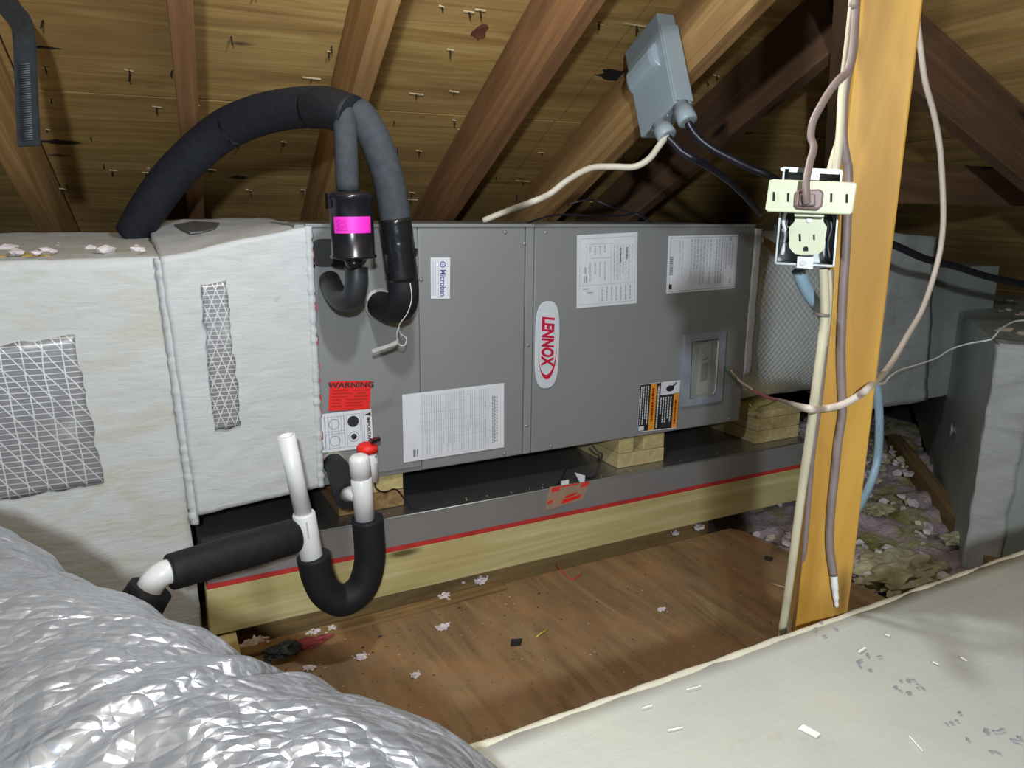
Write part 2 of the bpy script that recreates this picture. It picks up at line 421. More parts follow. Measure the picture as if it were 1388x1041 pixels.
for ri,(b0,b1) in enumerate(rows):
    off = -.43 if ri%2==0 else .8
    xs=[-2.4]+[x for x in (off-1.22*2,off-1.22,off,off+1.22,off+2.44,off+3.66) if -2.3<x<4.4]+[4.5]
    for a0,a1 in zip(xs[:-1],xs[1:]):
        pl=roofpoly(a0+.002,a1-.002,b0,b1)
        if len(pl)>=3:
            mb=MB().prism([Vector((a,b,0)) for a,b in pl],(0,0,.015)); build('plywood_panel', mb, M['sheathing'], ceil1, roofM())
# roofing nails poking through, each with its little splinter
nl=MB(); sp=MB()
for i in range(210):
    a=random.uniform(-.6,1.25); b=random.choice([-1.5,-1.36,-1.22,-1.08,-.94,-.80,-.66,-.52,-.38,-.24,-.1])+random.uniform(-.03,.03)
    if a>hipa(b)-.05: continue
    P=Vector((a,b,0)); nl.tube([P, P+Vector((random.uniform(-.004,.004),random.uniform(-.004,.004),-random.uniform(.008,.020)))], .0017, 6)
    if random.random()<.6:
        L=random.uniform(.008,.024)*(2.6 if random.random()<.1 else 1); sp.obox(P+Vector((-L/2,-.002,-.001)),Vector((L,random.uniform(-.002,.002),-.002)),Vector((0,.004,0)),Vector((0,0,-.002)))
o=build('nail_tips', nl, M['hole'], ceil1, roofM()); o['kind']='stuff'
o=build('splinters', sp, plain('splinter', (.62,.50,.29), .8), ceil1, roofM()); o['kind']='stuff'
def roofhit(px,py):
    d=ray(px,py); P=CAM+d*((RO-CAM).dot(NR)/d.dot(NR)); q=P-RO; return Vector((q.dot(AX),q.dot(DN),0))
for nm,px,py,L,wd,mt in (('knot_hole',82,192,.048,.010,M['debris_dark']),('knot_hole',325,240,.024,.009,M['debris_dark']),('knot_hole',60,64,.030,.004,M['debris_dark']),('knot_hole',834,101,.050,.020,M['hole']),('rust_stain',651,44,.016,.026,plain('rust_stain',(.14,.045,.028),.85,0,.4,60))):
    c_=roofhit(px,py); R_=random.Random(px); ring_=[]
    for k in range(18):
        a=2*math.pi*k/18; rr=1+R_.uniform(-.3,.25); ring_.append(c_+Vector((math.copysign(abs(math.cos(a))**1.2,math.cos(a))*L*rr,math.sin(a)*wd*rr,-.0004)))
    build(nm, MB().prism(ring_,(0,0,-.0006)), mt, ceil1, roofM())
# hip slope
HPT=roofP(HA,HB); DN2=AX*math.cos(SL)-Vector((0,0,1))*math.sin(SL); AX2=-DH; N2=AX2.cross(DN2)
M2=Matrix((AX2,DN2,N2)).transposed().to_4x4(); M2.translation=HPT
def hippoly(a0,a1,b0,b1):      # hip line here: plan dir AX+DH -> a = -b*cos
    out=[]; P=[(a0,b0),(a1,b0),(a1,b1),(a0,b1)]; f=lambda p: p[0]+p[1]*math.cos(SL)
    for i in range(4):
        p,q=P[i],P[(i+1)%4]; fp,fq=f(p),f(q)
        if fp>=0: out.append(p)
        if (fp>=0)!=(fq>=0):
            t=fp/(fp-fq); out.append((p[0]+(q[0]-p[0])*t,p[1]+(q[1]-p[1])*t))
    return out
ceil2=struct(build('ceiling', MB().prism([Vector((a,b,.016)) for a,b in hippoly(-3.2,2.2,-1.6,3.2)],(0,0,.02)), M['felt'], None, M2)); ceil2['_o']=tuple(HPT)
for b0,b1 in ((-1.6,-.603),(-.597,.617),(.623,1.837),(1.843,3.2)):
    pl=hippoly(-3.2,2.2,b0,b1)
    if len(pl)>=3: build('plywood_panel', MB().prism([Vector((a,b,0)) for a,b in pl],(0,0,.015)), M['sheathing'], ceil2, M2)

# ---- rafters (each one its own timber)
RH=.151; RW=.038
def rafter(X0, b0, b1, mat, label):
    p0=roofP(X0+RW/2,b0,-RH/2); p1=roofP(X0+RW/2,b1,-RH/2)
    return tag(beam('rafter', p0, p1, RW, RH-.002, AX, mat), label, 'rafter', 'rafters under the roof boards')
rafter(-.470,-2.9,1.85,M['rafter_light'],'knotty pale rafter behind the dark hanging strap, far left')
rafter(-.128,-2.9,1.85,M['rafter'],'narrow reddish brown rafter crossing behind the thick black pipe insulation')
rafter(.190,-2.9,1.85,M['rafter_light'],'rafter with orange grained underside above the two grey insulated pipes')
rafter(.541,-2.9,1.85,M['rafter'],'broad brown rafter left of the grey disconnect box, bare of fittings')
rafter(.868,-2.9,1.85,M['rafter_light'],'rafter that carries the grey disconnect box')
rafter(1.150,-1.16,1.85,M['rafter_dark'],'dark rafter just right of the grey disconnect box')
hd=(DN+AX/math.cos(SL)).normalized() if False else (AX+DH-Vector((0,0,1))*math.tan(SL)).normalized()
beam_up=Vector((0,0,1))
p0=HPT-hd*1.3-Vector((0,0,.095)); p1=HPT+hd*3.0-Vector((0,0,.095))
tag(beam('hip_rafter', p0, p1, .045, .17, AX-DH, M['rafter_dark']), 'dark hip rafter rising behind the amber post', 'rafter')
def jack(acoord, mat, label):
    b0=-acoord/math.cos(SL)+.09; Pm=lambda b: HPT+AX2*acoord+DN2*b-N2*(.07)
    return tag(beam('jack_rafter', Pm(b0), Pm(3.0), .038, .138, AX2, mat), label, 'rafter', 'rafters of the right hand roof slope')
jack(.10,M['rafter_dark'],'broad dark rafter running down to the right behind the beige hanging cable')
jack(.62,M['rafter_light'],'pale rafter cut off by the top right corner of the picture')
a=at(1188,222,-.22); b=at(1450,222,-.22); c=at(1290,277,-.22)
mb=MB().box((a.x,-.22,c.z),(2.05,-.182,at(1290,223,-.22).z))
tag(build('tie_board', mb, M['rafter_dark']), 'dark horizontal tie board below the right hand rafters', 'board')

# ================================================================== AIR HANDLER
W,H,D=1.178,.54,.50
AH=empty('air_handler',(W/2,D/2,0))
tag(AH,'long grey steel air handler cabinet lying on its side on timber blocks','air handler')
build('cabinet', MB().box((-.02,.004,0),(W,D,H)), M['cabinet'], AH, bevel=.004)
xs1=at(720,450,0).x; xsm=at(568,450,0).x
build('access_panel', MB().box((.0,-.002,.012),(xsm-.0012,.006,H-.006)), M['cabinet'], AH, bevel=.002)
build('access_panel', MB().box((xsm+.0012,-.002,.004),(xs1-.020,.006,H-.006)), M['cabinet'], AH, bevel=.002)
build('access_panel', MB().box((xs1+.004,-.004,.004),(W-.001,.006,H-.006)), M['cabinet'], AH, bevel=.0025)
build('centre_stile', MB().box((xs1-.018,-.003,.004),(xs1+.002,.006,H-.006)), M['cabinet_edge'], AH, bevel=.0015)
build('top_flange', MB().box((.0,-.006,H-.006),(W,.02,H+.001)), M['cabinet_edge'], AH, bevel=.0015)
for px,py in [(685,315),(740,315),(571,379),(716,468),(714,577),(684,615),(1009,309),(1001,494),(988,568),(747,605),(418,316),(428,453),(711,330)]:
    P=at(px,py,-.003); build('screw', MB().lathe((P.x,-.002,P.z),(0,-1,0),[(0,.0045),(.002,.0042),(.0032,.002)],10), M['screw'], AH)
class Sheet:
    """flat sheet stuck on the cabinet face; u to the right, v downwards, both 0..1"""
    def __init__(s, name, q, mat, y=-.0045, th=.0008, parent=AH):
        P=[at(x,yy,y) for x,yy in q]; s.P=P; s.y=y; s.th=th
        s.o=build(name, MB().prism(P,(0,-th,0)), mat, parent)
        s.w=(P[1]-P[0]).length; s.h=(P[3]-P[0]).length
    def p(s,u,v,lift=.0004):
        P=s.P; q=(P[0]*(1-u)+P[1]*u)*(1-v)+(P[3]*(1-u)+P[2]*u)*v; return q+Vector((0,-s.th-lift,0))
    def rects(s, name, rs, mat, lift=.0004):
        mb=MB()
        for u0,v0,u1,v1 in rs: mb.add([s.p(u0,v0,lift),s.p(u1,v0,lift),s.p(u1,v1,lift),s.p(u0,v1,lift)],[(0,1,2,3)])
        return build(name, mb, mat, s.o)
    def text(s, name, txt, u, v, size, mat, cw=True, shear=0, offset=0, lift=.0005, stretch=1):
        vs,fs=textmesh(txt,size,shear,offset); mb=MB(); out=[]
        for q in vs:
            x,y=q.x*stretch,q.y
            du,dv=(y/s.w, x/s.h) if cw else (x/s.w,-y/s.h)
            out.append(s.p(u+du,v+dv,lift))
        mb.add(out,fs); return build(name, mb, mat, s.o)
    def ring(s, name, u0,v0,u1,v1, t, mat):
        tu,tv=t/s.w,t/s.h
        return s.rects(name,[(u0,v0,u1,v0+tv),(u0,v1-tv,u1,v1),(u0,v0,u0+tu,v1),(u1-tu,v0,u1,v1)],mat)
def cols(u0,v0,u1,v1,n,fill=.5,word=.09,seed=1):      # print running downwards in columns
    R=random.Random(seed); out=[]
    for i in range(n):
        a=u0+(u1-u0)*i/n; b=a+(u1-u0)/n*fill; v=v0; end=v1-(v1-v0)*R.choice([0,0,0,.15,.35])
        while v<end:
            L=R.uniform(.3,1.3)*word; out.append((a,v,b,min(v+L,end))); v+=L+word*.22
    return out
def rows_(u0,v0,u1,v1,n,fill=.5,word=.09,seed=1):
    return [(b,a,d,c) for a,b,c,d in cols(v0,u0,v1,u1,n,fill,word,seed)]
# wiring diagram
A=Sheet('wiring_diagram_label',[(782,319),(864,314.5),(862.5,411),(781.5,418)],M['paper']); A.o['label']='white wiring diagram sheet'
A.ring('print',.04,.05,.97,.96,.0009,M['ink_pale'])
A.rects('print',[(.03,.69,.97,.696),(.36,.69,.365,.95),(.55,.14,.556,.68),(.15,.14,.15+.004,.62),(.15,.13,.6,.136),(.22,.32,.54,.329),(.68,.12,.684,.66)]+cols(.60,.16,.95,.64,7,.3,.05,3)+cols(.40,.73,.95,.93,7,.3,.04,4)+cols(.2,.16,.52,.28,4,.3,.04,6)+cols(.2,.38,.52,.64,4,.3,.03,8),M['ink_pale'])
A.rects('print',[(.11,.44,.12,.53),(.13,.44,.14,.53),(.15,.44,.16,.53),(.11,.56,.125,.66),(.14,.56,.15,.66),(.16,.79,.26,.80),(.10,.74,.2,.747)]+cols(.7,.2,.92,.45,2,.25,.03,9),M['ink'])
# text sheet at the right
B=Sheet('instruction_label',[(906,320),(1000.5,318),(995.5,391),(903,398)],M['paper']); B.o['label']='white instruction sheet with bar code'
B.ring('print',.03,.03,.985,.97,.0009,M['ink'])
B.rects('print',cols(.16,.08,.24,.86,2,.22,.2,11)+cols(.32,.06,.64,.88,7,.32,.09,12)+cols(.68,.06,.80,.9,3,.45,.06,13)+[(.805,.05,.81,.95)]+cols(.83,.14,.96,.62,3,.4,.05,14)+[(.9,.8,.93,.9),(.87,.04,.91,.10)],M['ink_pale'])
B.rects('barcode',[(.03,.36+i*.0125,.075,.36+i*.0125+.004+.004*(i%3==0)) for i in range(26)]+[(.03,.84,.07,.93)],M['ink_black'])
# antimicrobial sticker
C_=Sheet('coating_sticker',[(583.5,349),(610,349),(609.5,405),(584,405)],M['paper']); C_.o['label']='small white sticker with blue lettering'
C_.text('lettering','Microban',.62,.615,C_.w*.42,M['ink_blue'],True,0,.00035,stretch=.80)
mb=MB(); vs=[]
for k in range(24):
    a=2*math.pi*k/24
    for rr in (.10,.145): vs.append(C_.p(.62+math.cos(a)*rr*1.0, .165+math.sin(a)*rr*C_.w/C_.h, .0005))
mb.add(vs,[(2*k,2*((k+1)%24),2*((k+1)%24)+1,2*k+1) for k in range(24)])
build('emblem', mb, M['ink_blue'], C_.o)
C_.rects('emblem',[(.58,.15,.66,.18),(.60,.065,.64,.08),(.49,.155,.51,.175),(.73,.155,.75,.175)],M['ink_blue'])
C_.rects('print',[(.10,.10,.135,.93),(.21,.10,.245,.93),(.38,.24,.405,.70),(.38,.75,.405,.92)],M['ink_pale'])
# maker's badge
c0=at(741.5,468,-.006); sc=mpp(c0); bw,bh=17.3*sc*1.10,60*sc
bp=[]
for k in range(48):
    a=2*math.pi*k/48; cx,sx=math.cos(a),math.sin(a)
    bp.append(Vector((c0.x+math.copysign(abs(cx)**.75,cx)*bw,-.004,c0.z+math.copysign(abs(sx)**.52,sx)*bh)))
badge=build('badge', MB().prism(bp,(0,-.0035,0)), M['badge'], AH, bevel=.0012); badge['label']='pale oval badge with red maker lettering'
vs,fs=textmesh('LENNOX',bw*.86,.22,.0013)
xmax=max(abs(v.x) for v in vs); k=bh*.62/xmax
mb=MB().add([Vector((c0.x-bw*.03+v.y*1.55,-.0080,c0.z+bh*.11-v.x*k)) for v in vs],fs); build('lettering', mb, M['red_logo'], badge)
mb=MB(); vs=[]; n=40
for i in range(n+1):
    t=i/n; a=math.radians(49-t*(49+192)); th=.006+.05*math.sin(math.pi*t)**2.5
    for rr in (1-th*3.2,1+th*.2): vs.append(Vector((c0.x+bw*.02+math.cos(a)*bw*.74*rr,-.0079,c0.z-bh*.16+math.sin(a)*bh*.62*rr)))
mb.add(vs,[(2*i,2*i+1,2*i+3,2*i+2) for i in range(n)]); build('swoosh', mb, M['red_logo'], badge)
# data sheet
E_=Sheet('data_label',[(545,535),(683,519),(683,606),(547,627)],M['paper']); E_.o['label']='large white data table sheet'
E_.rects('print',[(.17+i*.0485,.05,.172+i*.0485,.96) for i in range(15)]+[(.17,.05+j*.13,.85,.053+j*.13) for j in range(8)]+cols(.18,.06,.85,.94,30,.30,.035,21),M['ink_pale'])
E_.rects('print',cols(.875,.18,.94,.9,3,.5,.045,23)+[(.09,.83,.115,.94),(.125,.83,.135,.94)],M['ink'])
# red warning
F_=Sheet('warning_label',[(447,517),(503,516),(501,554.5),(445,557)],M['red_label']); F_.o['label']='bright red warning label'
F_.text('lettering','WARNING',.52,.14,F_.h*.25,M['ink_black'],False,0,.0004,stretch=1.28)
F_.rects('print',rows_(.06,.30,.95,.94,6,.22,.5,31),M['red_ink'])
# important label with two knock-out circles
G_=Sheet('drain_label',[(430,562),(503,554),(506,606),(433,614)],M['paper']); G_.o['label']='white drain instruction label with two black circles'
G_.text('lettering','IMPORTANT',.93,.56,G_.w*.085,M['ink_black'],True,0,.0003,stretch=1.1)
G_.rects('print',cols(.05,.06,.30,.95,4,.25,.05,41)+cols(.36,.06,.52,.95,3,.3,.05,42)+cols(.80,.06,.88,.9,2,.4,.05,43),M['ink_pale'])
G_.ring('print',.12,.10,.48,.48,.0007,M['ink']); G_.ring('print',.12,.54,.48,.92,.0007,M['ink']); G_.ring('print',.52,.08,.78,.92,.0007,M['ink'])
for (u,v,rr) in ((.645,.27,.105),(.645,.665,.055)):
    mb=MB().add([G_.p(u+math.cos(2*math.pi*k/20)*rr,v+math.sin(2*math.pi*k/20)*rr*G_.w/G_.h,.0006) for k in range(20)],[tuple(range(20))]); build('print', mb, M['ink_black'], G_.o)
for (u,v,rr) in ((.29,.29,.10),(.29,.73,.10),(.645,.665,.10)):
    vs=[]
    for k in range(20):
        a=2*math.pi*k/20
        for q in (rr,rr*.90): vs.append(G_.p(u+math.cos(a)*q,v+math.sin(a)*q*G_.w/G_.h,.0006))
    build('print', MB().add(vs,[(2*k,2*((k+1)%20),2*((k+1)%20)+1,2*k+1) for k in range(20)]), M['ink'], G_.o)
build('print', MB().add([G_.p(.86,.13,.0006),G_.p(.98,.085,.0006),G_.p(.98,.175,.0006)],[(0,1,2)]), M['ink_black'], G_.o)
# black and orange caution label
K_=Sheet('caution_label',[(867,521),(922,515),(917,580),(863,586)],M['ink_black']); K_.o['label']='black and orange caution label'
K_.rects('print',[(.27,.02,.42,.99),(.86,.26,.99,.99)],M['orange'],.0003)
K_.rects('pictogram_panel',[(.52,.0,1.0,.27)],M['paper'],.0003)
K_.rects('print',cols(.04,.05,.26,.85,4,.42,.05,51)+cols(.45,.08,.52,.95,1,.5,.05,52)+cols(.53,.32,.84,.85,5,.42,.05,53)+[(.03,.88,.16,.97),(.0,.0,.5,.012),(.0,.985,.99,1.0),(.0,.0,.012,1.0)],M['paper'],.0005)
K_.rects('print',cols(.31,.10,.385,.8,1,.7,.06,54)+cols(.895,.4,.96,.9,1,.7,.06,55),M['red_ink'],.0006)
build('pictogram', MB().add([K_.p(.75+math.cos(2*math.pi*k/16)*.10,.15+math.sin(2*math.pi*k/16)*.065,.0007) for k in range(16)],[tuple(range(16))]).add([K_.p(.80,.10,.0007),K_.p(.90,.03,.0007),K_.p(.915,.05,.0007),K_.p(.83,.13,.0007)],[(0,1,2,3)]), M['ink_black'], K_.o)
# breaker window
q=[(926,454),(982,447.5),(975.5,543),(922,551)]
P=[at(x,y,-.006) for x,y in q]; cx=sum((p for p in P),Vector())/4
ix=lambda u,v,y: Vector((((P[0]*(1-u)+P[1]*u)*(1-v)+(P[3]*(1-u)+P[2]*u)*v).x,y,((P[0]*(1-u)+P[1]*u)*(1-v)+(P[3]*(1-u)+P[2]*u)*v).z))
mb=MB(); U=(0,.17,.84,1); V=(0,.10,.90,1)
for i in range(3):
    for j in range(3):
        if i==1 and j==1: continue
        mb.prism([ix(U[i],V[j],-.004),ix(U[i+1],V[j],-.004),ix(U[i+1],V[j+1],-.004),ix(U[i],V[j+1],-.004)],(0,-.010,0))
win=build('breaker_window', mb, M['breaker_frame'], AH, weld=True); win['label']='blue grey framed breaker window'
build('recess', MB().prism([ix(.17,.1,-.0045),ix(.84,.1,-.0045),ix(.84,.9,-.0045),ix(.17,.9,-.0045)],(0,-.001,0)), plain('recess_grey',(.13,.135,.13),.6), win)
build('breaker', MB().prism([ix(.40,.16,-.005),ix(.68,.13,-.005),ix(.66,.85,-.005),ix(.38,.87,-.005)],(0,-.005,0)), M['breaker_body'], win, bevel=.001)
build('toggle', MB().prism([ix(.46,.43,-.010),ix(.62,.42,-.010),ix(.60,.66,-.010),ix(.44,.68,-.010)],(0,-.002,0)), M['hole'], win)
build('toggle_slot', MB().prism([ix(.46,.37,-.010),ix(.62,.34,-.010),ix(.62,.36,-.010),ix(.46,.39,-.010)],(0,-.001,0)), M['ink_black'], win)
cv=build('cover', MB().prism([ix(.19,.11,-.0135),ix(.82,.11,-.0135),ix(.82,.86,-.0135),ix(.66,.89,-.0135),ix(.60,.93,-.0135),ix(.42,.94,-.0135),ix(.34,.90,-.0135),ix(.19,.88,-.0135)],(0,-.0015,0)), M['cover'], win)
build('cover_lip', MB().tube([ix(.80,.14,-.016),ix(.80,.82,-.016),ix(.74,.88,-.016)],.0016,8), plain('cover_edge',(.6,.6,.6),.3), win)
# rubber knock-out behind the filter
g=[at(420.5,324,-.004),at(497,324,-.004),at(497,360,-.004),at(422,360,-.004)]
x0,x1,z0,z1=g[0].x,g[1].x,g[2].z,g[0].z; rr=.02; pl=[]
for cx_,cz_,a0 in ((x1-rr,z1-rr,0),(x0+rr,z1-rr,90),(x0+rr,z0+rr,180),(x1-rr,z0+rr,270)):
    for k in range(6): a=math.radians(a0+18*k); pl.append(Vector((cx_+math.cos(a)*rr,-.002,cz_+math.sin(a)*rr)))
gr=build('grommet_plate', MB().prism(pl,(0,-.006,0)), M['grommet'], AH, bevel=.002); gr['label']='black rubber knock-out cover'
# drain connection collar
dp=at(452,630,-.004)
build('drain_port', MB().lathe((dp.x,-.002,dp.z),(0,-1,0),[(0,.030),(.004,.030),(.004,.024),(.012,.024),(.012,.016),(.004,.016)],24), plain('drain_port_green',(.30,.31,.25),.6), AH)

# ================================================================== RETURN DUCT (left)
yF=-.022
cl=[at(266,699,yF),at(430,661,yF),at(412,307,yF),at(209,350,yF)]       # BL, BR, TR, TL of the face
xr=cl[1].x+.010
RD=empty('return_duct',(-.62,.2,-.42)); tag(RD,'square return air duct coated in white sealant, left of the air handler','duct')
mb=MB().rough_hexa([(-1.25,-.008,-.41),(-.243,-.008,-.41),(-.243,.42,-.41),(-1.25,.42,-.41),(-1.25,-.008,.478),(-.262,-.008,.482),(-.262,.42,.515),(-1.25,.42,.505)],(60,24,50),.003,9)
build('duct_body', mb, M['mastic_old'], RD, weld=True)
q=[at(-60,480,-.0115),at(100,455,-.0115),at(141,655,-.0115),at(-60,690,-.0115)]
mb=MB(); nu,nv=22,22; vs=[]
for j in range(nv+1):
    for i in range(nu+1):
        u,v=i/nu,j/nv; p=(q[0]*(1-u)+q[1]*u)*(1-v)+(q[3]*(1-u)+q[2]*u)*v
        ed=.006*(noise.noise(p*40)) if (i in(0,nu) or j in (0,nv)) else 0
        vs.append(p+Vector((ed,-.001*noise.noise(p*12),ed)))
for base in (0,):
    mb.add(vs,[(j*(nu+1)+i,j*(nu+1)+i+1,(j+1)*(nu+1)+i+1,(j+1)*(nu+1)+i) for j in range(nv) for i in range(nu)],True)
fo=build('foil_patch', mb, M['scrim_a'], RD); fo['label']='bare foil facing with crossed white threads'
sd=fo.modifiers.new('thick','SOLIDIFY'); sd.thickness=.002
# transition piece
TC=empty('transition_collar',(-.12,.2,-.01)); tag(TC,'white sealant coated transition box between return duct and grey cabinet','duct')
zt0,zt1=cl[3].z,cl[2].z
mb=MB().rough_hexa([(-.236,yF,cl[0].z),(xr,yF,cl[1].z),(xr,.46,0.0),(-.236,.46,0),(cl[3].x+.01,yF,zt0),(xr,yF,zt1),(xr,.46,.548),(cl[3].x+.01,.46,.538)],(34,24,60),.003,12)
build('collar_body', mb, M['mastic'], TC, weld=True)
q=[at(272,386,yF-.0035),at(307,379,yF-.0035),at(326,577,yF-.0035),at(291,584,yF-.0035)]
mb=MB(); vs=[]; nu,nv=8,30
for j in range(nv+1):
    for i in range(nu+1):
        u,v=i/nu,j/nv; p=(q[0]*(1-u)+q[1]*u)*(1-v)+(q[3]*(1-u)+q[2]*u)*v
        ed=.006*noise.noise(p*45) if i in(0,nu) or j in(0,nv) else 0
        vs.append(p+Vector((ed,-.0006,ed)))
mb.add(vs,[(j*(nu+1)+i,j*(nu+1)+i+1,(j+1)*(nu+1)+i+1,(j+1)*(nu+1)+i) for j in range(nv) for i in range(nu)],True)
fo=build('foil_patch', mb, M['scrim_b'], TC); fo['label']='narrow upright strip of bare foil facing'; sd=fo.modifiers.new('thick','SOLIDIFY'); sd.thickness=.002
# sealant ridges along seams and the ragged edge against the cabinet
pp=[Vector((xr-.002+.003*noise.noise(Vector((0,0,t*1.1))),yF+.005,cl[1].z+(zt1-cl[1].z)*t/90)) for t in range(91)]
mb=MB().tube(pp,[.0085+.0035*noise.noise(Vector((5,0,t*.6))) for t in range(91)],8)
build('sealant_edge', mb, M['mastic'], TC)
mb=MB()
for i in range(14):
    z=cl[1].z+.03+random.random()**.8*(zt1-cl[1].z-.05); mb.box((xr+.003,yF+.006,z),(xr+.0085,yF+.014,z+random.uniform(.004,.018)))
build('red_tape', mb, plain('red_tape',(.45,.05,.09),.5), TC)
pp=[Vector((-.243+(-.262+.243)*t/90+.002*noise.noise(Vector((2,0,t*.5))),-.010,-.03+.51*t/90)) for t in range(91)]
mb=MB().tube(pp,[.009+.003*noise.noise(Vector((7,0,t*.5))) for t in range(91)],8)
build('sealant_seam', mb, M['mastic'], TC)
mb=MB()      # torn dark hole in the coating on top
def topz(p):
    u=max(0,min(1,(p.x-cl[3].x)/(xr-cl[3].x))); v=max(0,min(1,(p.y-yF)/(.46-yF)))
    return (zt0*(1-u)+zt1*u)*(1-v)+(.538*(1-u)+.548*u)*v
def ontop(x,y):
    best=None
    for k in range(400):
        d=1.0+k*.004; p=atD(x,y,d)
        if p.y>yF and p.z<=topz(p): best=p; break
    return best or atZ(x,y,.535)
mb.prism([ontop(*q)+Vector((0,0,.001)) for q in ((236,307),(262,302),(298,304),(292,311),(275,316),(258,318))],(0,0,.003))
o=build('bare_patch', mb, plain('bare_foil_dark',(.12,.12,.125),.5), TC)  # bare spot in a plain dark foil grey
mb=MB()
for i in range(26):
    P=Vector((random.uniform(-.55,-.27),random.uniform(0.01,.3),.49+random.uniform(0,.005))); mb.lump(P,random.uniform(.004,.013),1,.5,2,(1.4,1,.7),i)
o=build('fluff_crumbs', mb, M['tuft'], RD); o['kind']='stuff'
mb=MB()
for i in range(16):
    P=Vector((random.uniform(-.75,-.42),random.uniform(.0,.1),.484)); mb.lump(P,random.uniform(.006,.016),1,.5,2,(1.8,1,.35),i)
o=build('glue_drips', mb, plain('amber_glue',(.42,.30,.10),.5), RD); o['kind']='stuff'

# ================================================================== PAN, TIMBERS, BLOCKS
PX0,PX1=-.232,1.425
PN=empty('drain_pan',(.6,.25,-.146)); tag(PN,'flat galvanised steel drain pan under the air handler blocks','drain pan')
build('pan_floor', MB().box((PX0,-.040,-.084),(PX1,.52,-.0785)), M['pan'], PN, bevel=.001)
build('pan_front', MB().box((PX0,-.046,-.146),(PX1,-.040,-.0785)), M['pan_front'], PN, bevel=.001)
build('pan_side', MB().box((PX1-.004,-.040,-.146),(PX1,.52,-.084)), M['pan_front'], PN)
build('pan_side', MB().box((PX0,-.040,-.146),(PX0+.004,.52,-.084)), M['pan_front'], PN)
build('rolled_lip', MB().tube([(PX0,-.0445,-.0785),(PX1,-.0445,-.0785)],.0022,8), M['galv'], PN)
q=[at(745,660,-.0465),at(800,652,-.0465),at(790,677,-.0465),at(738,692,-.0465)]
tp=build('torn_tape', MB().prism(q,(0,-.0008,0)), M['tan_tape'], PN); tp['label']='torn tan tape with red print'
tq=lambda u,v: (q[0]*(1-u)+q[1]*u)*(1-v)+(q[3]*(1-u)+q[2]*u)*v+Vector((0,-.0013,0))
mb=MB()
for (u0,v0,u1,v1,sk) in ((.05,.02,.28,.24,.06),(.40,.66,.9,.86,.12),(.45,.50,.75,.62,.1),(.78,.0,.99,.26,.05),(.02,.60,.16,.74,.04),(.3,.02,.72,.09,.02)):
    for k in range(3):
        a=v0+(v1-v0)*k/3; b=a+(v1-v0)/3*.7; mb.add([tq(u0,a+sk*.5),tq(u1,a-sk*.3),tq(u1-sk*.4,b),tq(u0+sk*.3,b+sk*.6)],[(0,1,2,3)])
build('print', mb, M['red_label'], tp)
tag(build('red_strip', MB().box((PX0-.002,-.048,-.1555),(PX1,-.03,-.146)), M['red_strip']),'thin red strip between drain pan and pale timber','strip')
tag(beam('sill_plank',(-.236,-.029,-.206),(1.425,-.029,-.206),.038,.101,(0,1,0),M['treated']),'long pale yellow treated plank under the drain pan front edge','plank')
tag(beam('bearer_plank',(-.22,.47,-.2),(1.42,.47,-.2),.038,.108,(0,1,0),M['treated']),'treated plank under the rear of the drain pan','plank')
tag(beam('old_sleeper',(-.26,.055,-.338),(1.10,.055,-.338),.10,.161,(0,1,0),M['oldwood']),'weathered brown sleeper set back in the dark gap below the pale plank','plank')
tag(beam('rear_sleeper',(-.26,.47,-.337),(1.42,.47,-.337),.09,.166,(0,1,0),M['oldwood']),'weathered sleeper below the rear plank','plank')
def blk(x0,y0,z0,x1,y1,z1,label,mat='block',name='spacer_block'):
    c=beam(name,((x0+x1)/2,y0,(z0+z1)/2),((x0+x1)/2,y1,(z0+z1)/2),x1-x0,z1-z0-.001,(1,0,0),M[mat],bevel=.0015)
    return tag(c,label,'wood block','timber blocks in the drain pan')
z0=-.0785
bx=at(838,636,0).x; bx1=at(900,622,0).x
blk(bx,.002,z0,bx1,.30,z0+.0385,'wide lower block of the middle stack, right on the pan')
bx_m=at(862,600,0).x; bx_n=at(872,600,0).x
blk(bx+.003,.004,z0+.0385,bx_m-.004,.29,-.0005,'small upper left block of the middle stack')
blk(bx_n+.004,.004,z0+.0385,bx1,.29,-.0005,'wider upper right block of the middle stack')
lx0,lx1=at(458,690,.02).x,at(546,672,.02).x
blk(lx0,.012,z0,lx1,.26,z0+.039,'brown stained lower block behind the drain trap','oldwood')
blk(lx0+.03,.016,z0+.039,lx1,.26,-.0005,'pale upper block behind the drain trap')
sx0,sx1=1.253,1.425
blk(sx0,.002,z0,sx1,.30,z0+.037,'lowest of three blocks stacked right of the grey cabinet')
blk(sx0+.006,.004,z0+.037,sx1+.003,.30,z0+.072,'middle of three blocks stacked right of the grey cabinet')
blk(sx0+.008,.006,z0+.072,sx1+.007,.30,z0+.093,'top of three blocks stacked right of the grey cabinet')
